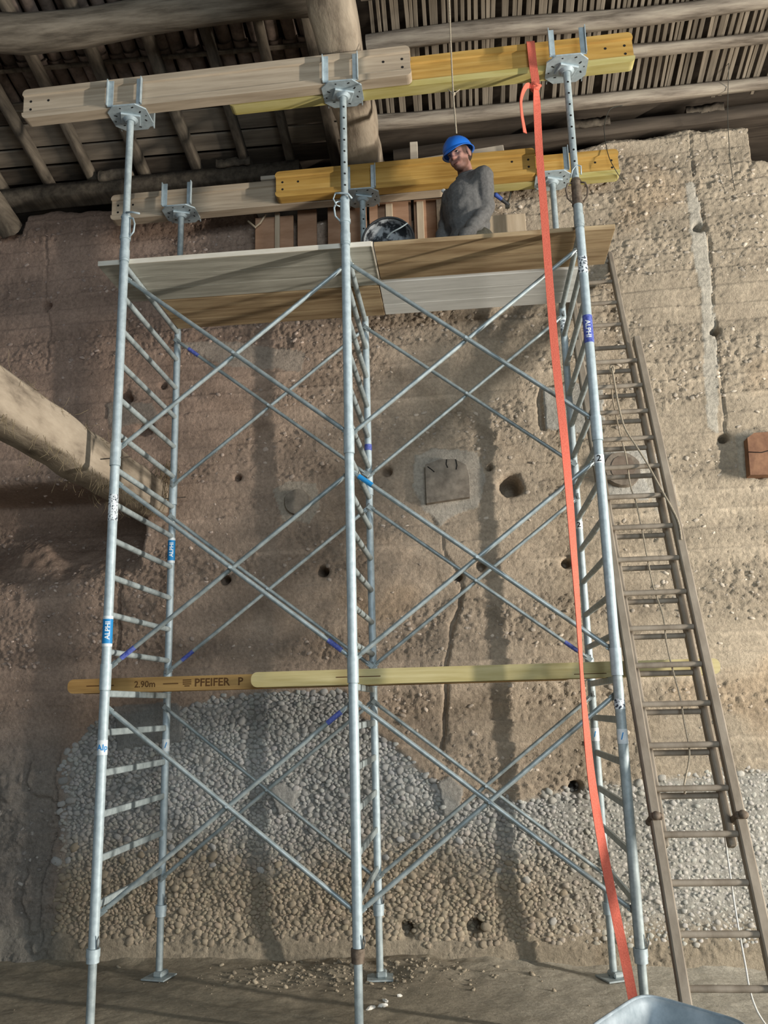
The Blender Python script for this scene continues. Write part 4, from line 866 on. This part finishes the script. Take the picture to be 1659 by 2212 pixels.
mb.path(smooth_path([atL(a, b, -.035) for a, b in P]), .0058, 6); q = atL(1322, 796, -.03); mb.path([q+Vector((.012*math.cos(a), 0, .024*math.sin(a)-.006)) for a in [i*math.pi/5 for i in range(10)]], .006, 6, None, True)
single('rope', mb, 'rope', 'thick hemp rope tied to an upper ladder rung, slanting down over the right rail', 'rope', atL(1472, 1165, -.035))
mb = MB(); P = [(1318, 815), (1325, 870), (1340, 940), (1352, 985), (1362, 1050), (1375, 1090), (1390, 1160), (1400, 1215), (1412, 1270), (1432, 1330), (1440, 1390), (1454, 1450), (1470, 1510), (1478, 1560), (1487, 1605), (1489, 1640), (1478, 1695), (1480, 1715)]
mb.path(smooth_path([atL(a, b, .028) for a, b in P]), .0044, 6); single('rope', mb, 'rope', 'thin frayed rope threaded between the rungs down the middle of the ladder', 'rope', atL(1480, 1715, .028))
mb = MB(); P = [(1557, 1740), (1566, 1810), (1576, 1880), (1586, 1950), (1598, 2020), (1611, 2090), (1620, 2140), (1636, 2185), (1662, 2225), (1680, 2250)]
mb.path(smooth_path([atL(a, b, .125) for a, b in P]), .0042, 6); single('rope', mb, 'nylon', 'white cord hanging behind the ladder at the lower right', 'rope', atL(1620, 2140, .125))
# ================================================================== mortar tub at the lower right
def tub():
    c = Vector((2.495, -1.085, -.012)); R2 = Matrix.Rotation(-.56, 3, 'Z'); n = 64
    def rim(s, hx, hy, cr):
        pts = []
        for i in range(n):
            a = 2*math.pi*i/n; e = .34; x = math.copysign(abs(math.cos(a))**e, math.cos(a))*hx; y = math.copysign(abs(math.sin(a))**e, math.sin(a))*hy; pts.append((x, y))
        return pts
    prof = [(.10, .15, .05), (.125, .175, .055), (.14, .20, .14), (.165, .235, .32), (.18, .25, .415), (.188, .258, .43), (.196, .266, .432)]
    def zt(x, y, z): return z-(.10*x+.02*y)*(z/.43)
    vs = []; fs = []
    for hx, hy, z in prof: vs += [c+R2@Vector((x, y, zt(x, y, z))) for x, y in rim(0, hx, hy, .1)]
    K = len(prof)
    for k in range(K-1): fs += [(k*n+i, k*n+(i+1) % n, (k+1)*n+(i+1) % n, (k+1)*n+i) for i in range(n)]
    fs.append(tuple(range(n))[::-1])
    t = Thing('mortar_tub', (c.x, c.y, 0), 'dented bluish steel tub with rolled rim at the lower right corner', 'tub')
    mb = MB(); mb.add(vs, fs, True); mb.add([v+Vector((0, 0, -.004)) for v in vs], [f[::-1] for f in fs], True); t.part('tray', mb, 'tub')
    mb = MB(); mb.path([c+R2@Vector((x, y, zt(x, y, .431))) for x, y in rim(0, .196, .266, .1)], .0065, 8, None, True); t.part('rim', mb, 'tub')
    for s in (-1, 1):
        mb = MB(); mb.box(c+R2@Vector((s*.06, 0, .0385)), (.04, .24, .053), R2, .006); t.part('skid', mb, 'rust')
tub()
# ================================================================== bucket and hand tool
bc = Vector((1.512, .33, 4.262)); t = Thing('bucket', (bc.x, bc.y+.1, 4.10), 'black rubber bucket lying on its side on the deck, mouth splashed with mortar', 'bucket'); mb = MB(); n = 32
prof = [(0, .158, .0), (.30, .115, 0), (.30, 0, 0)]
tl = Matrix.Rotation(-.14, 3, 'X')
def ring(y, r, rs=1): return [bc+Vector((0, 0, 0))+Vector((math.cos(2*math.pi*i/n)*r, y, math.sin(2*math.pi*i/n)*r*rs-(.158-r)*.9)) for i in range(n)]
vs = []; fs = []
for y, r in ((0, .155), (.004, .158), (.30, .118), (.30, .02)): vs += ring(y, r)
for k in range(3): fs += [(k*n+i, k*n+(i+1) % n, (k+1)*n+(i+1) % n, (k+1)*n+i) for i in range(n)]
fs.append(tuple(3*n+i for i in range(n))); mb.add(vs, fs, True); t.part('shell', mb, 'rubber')
mb = MB(); vs = []; fs = []
for y, r in ((0.0, .152), (.06, .146), (.12, .12), (.13, .02)): vs += ring(y, r)
for k in range(3): fs += [(k*n+(i+1) % n, k*n+i, (k+1)*n+i, (k+1)*n+(i+1) % n) for i in range(n)]
fs.append(tuple(3*n+i for i in range(n))[::-1]); mb.add(vs, fs, True); t.part('mortar_crust', mb, 'splat', label='grey mortar crusted over black rubber')
mb = MB(); mb.path(ring(0, .157), .007, 8, None, True); t.part('rim', mb, 'rubber')
mb = MB(); mb.path(smooth_path([atY(880, 482, .32), atY(865, 492, .30), atY(845, 503, .31), atY(835, 515, .33)]), .0045, 6); t.part('handle', mb, 'galvdull')
a, b = atY(1071, 421, 1.0), atY(1098, 442, 1.06); mb = MB(); mb.cap(a, a.lerp(b, .45), .016, .014); t = Thing('clamp', b, 'hand clamp with blue and black grip fixed to the offcut right of the worker', 'clamp'); t.part('grip', mb, 'toolblue')
mb = MB(); mb.cap(a.lerp(b, .45), b, .014, .012); t.part('shank', mb, 'rubber'); mb = MB(); mb.tube(atY(1104, 415, 1.06), atY(1095, 447, 1.06), .0055, 8); mb.box(atY(1096, 446, 1.06), (.03, .02, .022)); t.part('bar', mb, 'wire')

mb = MB(); q = atY(958, 412, .80); mb.ball(q, (.016, .012, .014), None, 2); mb.path([q, atY(953, 440, .80), atY(953, 512, .80)], .0022, 5); single('plumb_line', mb, 'nylon', 'thin white plumb line with a knot, hanging beside the worker', 'string', atY(953, 512, .80))
# ================================================================== the worker
def remesh(name, mb, vox, loc, smooth=4, fold=None):
    me = mb.mesh('tmp_shape'); o = bpy.data.objects.new('tmp_shape', me); COL.objects.link(o)
    r = o.modifiers.new('r', 'REMESH'); r.mode = 'VOXEL'; r.voxel_size = vox
    s = o.modifiers.new('s', 'SMOOTH'); s.factor = .5; s.iterations = smooth
    dg = bpy.context.evaluated_depsgraph_get(); dg.update(); out = bpy.data.meshes.new_from_object(o.evaluated_get(dg)); out.name = name
    bpy.data.objects.remove(o); bpy.data.meshes.remove(me); n = len(out.vertices)
    co = np.empty(n*3, np.float32); out.vertices.foreach_get('co', co); co = co.reshape(-1, 3).astype(float)
    if fold:
        no = np.empty(n*3, np.float32); out.vertices.foreach_get('normal', no); no = no.reshape(-1, 3); co = co+no*fold(co)[:, None]
    out.vertices.foreach_set('co', (co-np.array(loc)).astype(np.float32).ravel()); out.polygons.foreach_set('use_smooth', np.ones(len(out.polygons), bool)); out.update()
    return out, co
FB_ = Vector((-.67, -.74, 0)).normalized(); LB_ = Vector((-FB_.y, FB_.x, 0))        # facing, and his left (towards +x)
if LB_.x < 0: LB_ = -LB_
ZT = 4.092
PEL = Vector((2.015, .665, 4.375)); NECK = atY(1008, 384, .64); CHEST = PEL.lerp(NECK, .68)+FB_*.02
SHL = atY(1044, 380, .52); SHR = atY(974, 426, .77); ELL = atY(1050, 455, .60); WRL = atY(997, 520, .40); ELR = atY(966, 482, .80); WRR = atY(950, 535, .70)
HC = atY(993, 339, .585)
man = Thing('person', (PEL.x, PEL.y, ZT), 'worker in a blue helmet and grey sweatshirt kneeling on the deck', 'person')
hf = (Vector((-.56, -.83, 0)).normalized()*math.cos(.33)+Vector((0, 0, -math.sin(.33)))).normalized(); hr = hf.cross(Vector((0, 0, 1))).normalized(); hu = hr.cross(hf)
tilt = Matrix.Rotation(.16, 3, hf); hr = tilt@hr; hu = tilt@hu; HS = .87; HM = Matrix((hr, hf, hu)).transposed()*HS
def H(x, y, z): return HC+HM@Vector((x, y, z))
mb = MB()
def el(c, r, M3=HM): mb.ball(c, r, M3, 3)
el(H(0, -.012, .032), (.077, .097, .088)); el(H(0, .024, -.020), (.067, .070, .092)); el(H(0, .056, -.094), (.031, .033, .026)); el(H(0, .026, -.066), (.057, .060, .046))
el(H(0, .086, .026), (.050, .014, .010)); el(H(0, .096, -.002), (.0105, .014, .026)); el(H(0, .104, -.024), (.0155, .015, .0125)); el(H(0, .086, -.060), (.026, .012, .0075)); el(H(0, .084, -.073), (.022, .012, .007))
for s in (-1, 1):
    el(H(s*.041, .066, -.014), (.022, .020, .017)); el(H(s*.079, -.010, -.006), (.011, .023, .034)); el(H(s*.013, .096, -.027), (.008, .009, .008)); el(H(s*.030, .078, -.050), (.020, .014, .022))
mb.cap(HC-hu*.055-hf*.014, NECK-Vector((0, 0, .02)), .047, .054)
mb.cap(NECK-Vector((0, 0, .06)), CHEST, .055, .098); mb.cap(CHEST, PEL, .098, .095); mb.cap(SHL, SHR, .055); 
for a, b, c in ((SHL, ELL, WRL), (SHR, ELR, WRR)): mb.cap(a, b, .048, .038); mb.cap(b, c, .038, .026)
def hand(wr, d, side):                                      # a palm and five curled fingers resting on the thigh
    d = d.normalized(); n = Vector((0, 0, 1)); s = d.cross(n).normalized(); n = s.cross(d)
    for k in (-.028, -.010, .010, .028): mb.cap(wr, wr+d*.085+s*k, .018, .014, 8)
    for k, L in ((-.030, .070), (-.010, .082), (.010, .078), (.030, .060)):
        a = wr+d*.085+s*k; b = a+d*L*.5-n*.008; c = b+d*L*.3-n*.022; e = c+d*L*.12-n*.022; mb.cap(a, b, .0098, .009, 8); mb.cap(b, c, .009, .0085, 8); mb.cap(c, e, .0085, .0075, 8)
    a = wr+d*.025+s*side*.028; b = a+d*.032+s*side*.030-n*.006; c = b+d*.034+s*side*.008-n*.012; mb.cap(a, b, .012, .0105, 8); mb.cap(b, c, .0105, .0085, 8)
hand(WRL, FB_*.8-LB_*.45-Vector((0, 0, .42)), -1); hand(WRR, FB_*.9+LB_*.25-Vector((0, 0, .55)), 1)
legs = []
for s in (-1, 1):
    hip = PEL+LB_*(s*.085)-Vector((0, 0, .01)); kn = Vector((PEL.x, PEL.y, 0))+FB_*.335+LB_*(s*.105); kn.z = ZT+.075; an = kn-FB_*.375+LB_*(s*.01); an.z = ZT+.06; toe = an-FB_*.15; toe.z = ZT+.045
    legs.append((hip, kn, an, toe)); mb.cap(hip, kn, .078, .050); mb.cap(kn, an, .050, .036); mb.cap(an, toe, .034, .026)
bme, co = remesh('body', mb, .0050, man.loc, 3)
q = (co-np.array(HC))@np.array(HM)/HS**2; C = np.tile(np.array([.34, .185, .148]), (len(co), 1))
def tint(mask, c): global C; C = C*(1-mask[:, None])+np.array(c)*mask[:, None]
head = np.abs(q[:, 2]) < .14
stub = sst(-.035, -.06, q[:, 2]) if False else (1-sst(-.062, -.038, q[:, 2]))*sst(-.02, .03, q[:, 1])*head; stub = np.clip(stub*(.35+1.0*sst(.03, .055, np.abs(q[:, 0]))+1.0*sst(-.085, -.10, -(-q[:, 2]))*0+.9*(1-sst(-.112, -.092, q[:, 2]))), 0, 1); tint(stub*.85, [.12, .060, .042]); tint(np.exp(-((q[:, 0]/.026)**2+((q[:, 2]+.048)/.007)**2))*(q[:, 1] > .06)*.45, [.14, .075, .055])
tint(np.exp(-((q[:, 0]/.024)**2+((q[:, 2]+.066)/.010)**2))*(q[:, 1] > .07)*.7, [.42, .16, .13])
tint(np.exp(-((np.abs(q[:, 0])-.030)/.018)**2-((q[:, 2]-.031)/.0055)**2)*(q[:, 1] > .05)*.85, [.07, .045, .035])
tint(np.exp(-((np.abs(q[:, 0])-.032)/.016)**2-((q[:, 2]-.010)/.009)**2)*(q[:, 1] > .05)*.45, [.22, .11, .085])
tint(np.exp(-((q[:, 0])/.016)**2-((q[:, 2]+.022)/.016)**2)*(q[:, 1] > .08)*.4, [.56, .22, .17])
tint(sst(.03, .05, q[:, 2])*(q[:, 1] < .06)*head*.9, [.05, .035, .025])
tint(sst(.048, .060, np.abs(q[:, 0]))*sst(-.02, .0, q[:, 1])*(1-sst(.038, .055, q[:, 1]))*sst(-.035, -.005, q[:, 2])*head*(np.abs(q[:, 0]) < .0775)*.85, [.06, .038, .028])
set_col(bme, C); body = man.part('body', bme, 'skin')
for s in (-1, 1):
    m2 = MB(); m2.ball(H(s*.031, .0805, .010), (.0105, .009, .0050), HM, 3); e = man.part('eye', m2, 'eyew'); m2 = MB(); m2.ball(H(s*.031-.003, .0880, .0095), (.0052, .0028, .0048), HM, 2); man.part('iris', m2, 'iris', e)
    m2 = MB(); m2.path([H(s*(.031+.014*u), .0870-.008*u*u, .0145+.0025*(1-u*u)) for u in (-1, -.5, 0, .5, 1)], .0030, 6); man.part('eyelid', m2, 'iris')
m2 = MB(); m2.ball(H(0, -.045, .010), (.0795, .072, .062), HM, 3)
mo = MB(); mo.path([H(x, .0985-2.6*x*x*3, -.0665+.6*x*x) for x in (-.021, -.011, 0, .011, .021)], .0020, 6); man.part('mouth', mo, 'lip')
hme, hco = remesh('hair', m2, .006, man.loc, 2, lambda p: .003*fbm(p[:, 0]*140, p[:, 2]*140+p[:, 1]*90, 2, 5)); man.part('hair', hme, 'hair')
# helmet
m2 = MB(); n = 40; vs = []; K = 11
def hp(a, t): return H(.108*math.sin(a)*math.cos(t), -.006+.128*math.cos(a)*math.cos(t), .046+.112*math.sin(t)*(1+.05*(abs(math.sin(a)) < .28)*math.sin(t)))
for i in range(K): vs += [hp(2*math.pi*k/n, (i/(K-1))*math.pi/2*.985) for k in range(n)]
fs = [(i*n+k, i*n+(k+1) % n, (i+1)*n+(k+1) % n, (i+1)*n+k) for i in range(K-1) for k in range(n)]+[tuple((K-1)*n+k for k in range(n))]
m2.add(vs, fs, True); m2.add([HC+(v-HC)*.965 for v in vs], [f[::-1] for f in fs], True); he = man.part('helmet', m2, 'helmet')
m2 = MB(); vs = []
for rr, dz in ((.99, .004), (1.0, -.004), (1.1, -.012), (1.105, -.016), (1.0, -.011), (.97, -.006)):
    for k in range(n):
        a = 2*math.pi*k/n; fr = max(0, math.cos(a))**3; e = (rr-1)*(1+1.1*fr) if rr > 1 else rr-1; vs.append(H((.108)*(1+e)*math.sin(a), -.006+.128*(1+e)*math.cos(a), .046+dz-.10*max(e, 0)*fr))
m2.add(vs, [(i*n+k, i*n+(k+1) % n, ((i+1) % 6)*n+(k+1) % n, ((i+1) % 6)*n+k) for i in range(6) for k in range(n)], True); man.part('helmet_brim', m2, 'helmet', he)
# sweatshirt
mb = MB(); mb.cap(NECK-Vector((0, 0, .034)), CHEST, .077, .135, 16); mb.cap(CHEST, PEL+Vector((0, 0, .06)), .135, .13, 16); mb.cap(PEL+Vector((0, 0, .06)), PEL+Vector((0, 0, .0)), .142, .14, 16)
mb.cap(CHEST+LB_*.03, PEL+LB_*.03+Vector((0, 0, .05)), .115, .11); mb.cap(CHEST-LB_*.06, PEL-LB_*.04+Vector((0, 0, .05)), .115, .11)
mb.cap(NECK-Vector((0, 0, .045)), SHL, .058, .064); mb.cap(NECK-Vector((0, 0, .06)), SHR, .058, .062); mb.cap(SHL, CHEST+LB_*.05, .062, .09); mb.cap(SHR, CHEST-LB_*.06, .062, .09)
for a, b, c in ((SHL, ELL, WRL), (SHR, ELR, WRR)): mb.cap(a, b, .066, .056); mb.cap(b, b.lerp(c, .86), .056, .044); mb.cap(b.lerp(c, .84), b.lerp(c, .95), .047, .037)
def folds(p): return .010*fbm(p[:, 0]*9+p[:, 2]*7, p[:, 2]*15-p[:, 0]*5, 3, 8)+.006*np.sin(p[:, 2]*55+6*fbm(p[:, 0]*7, p[:, 1]*7, 2, 9))*sst(4.72, 4.50, p[:, 2]) if False else .012*fbm(p[:, 0]*9+p[:, 2]*7, p[:, 2]*15-p[:, 0]*5, 3, 8)+.005*np.sin(p[:, 2]*60+7*fbm(p[:, 0]*7, p[:, 1]*7, 2, 9))*(1-sst(4.5, 4.75, p[:, 2]))
sme, _ = remesh('sweatshirt', mb, .008, man.loc, 5, folds); sw = man.part('sweatshirt', sme, 'sweat')
m2 = MB(); cn = NECK+Vector((0, 0, .024))+FB_*.004; m2.path([cn+LB_*(.058*math.cos(a))+FB_*(.058*math.sin(a))+Vector((0, 0, -.006-.034*max(0, math.sin(a)))) for a in [i*math.pi/12 for i in range(24)]], .011, 8, None, True); man.part('collar', m2, 'sweat', sw)
mb = MB()
for (hip, kn, an, toe) in legs: mb.cap(hip, kn, .092, .064, 14); mb.cap(kn, an.lerp(kn, .08), .062, .050, 14)
mb.cap(legs[0][0], legs[1][0], .098); mb.cap(PEL+Vector((0, 0, .02)), PEL-Vector((0, 0, .05)), .12, .115)
tme, _ = remesh('trousers', mb, .010, man.loc, 4, lambda p: .008*fbm(p[:, 0]*14, p[:, 1]*14+p[:, 2]*10, 3, 12)); man.part('trousers', tme, 'trous')
for (hip, kn, an, toe) in legs:
    m2 = MB(); m2.cap(an, toe, .046, .038, 12); m2.cap(an+Vector((0, 0, .0)), an.lerp(kn, .15), .046, .046, 12); bm_, _ = remesh('boot', m2, .009, man.loc, 3); man.part('boot', bm_, 'boot')
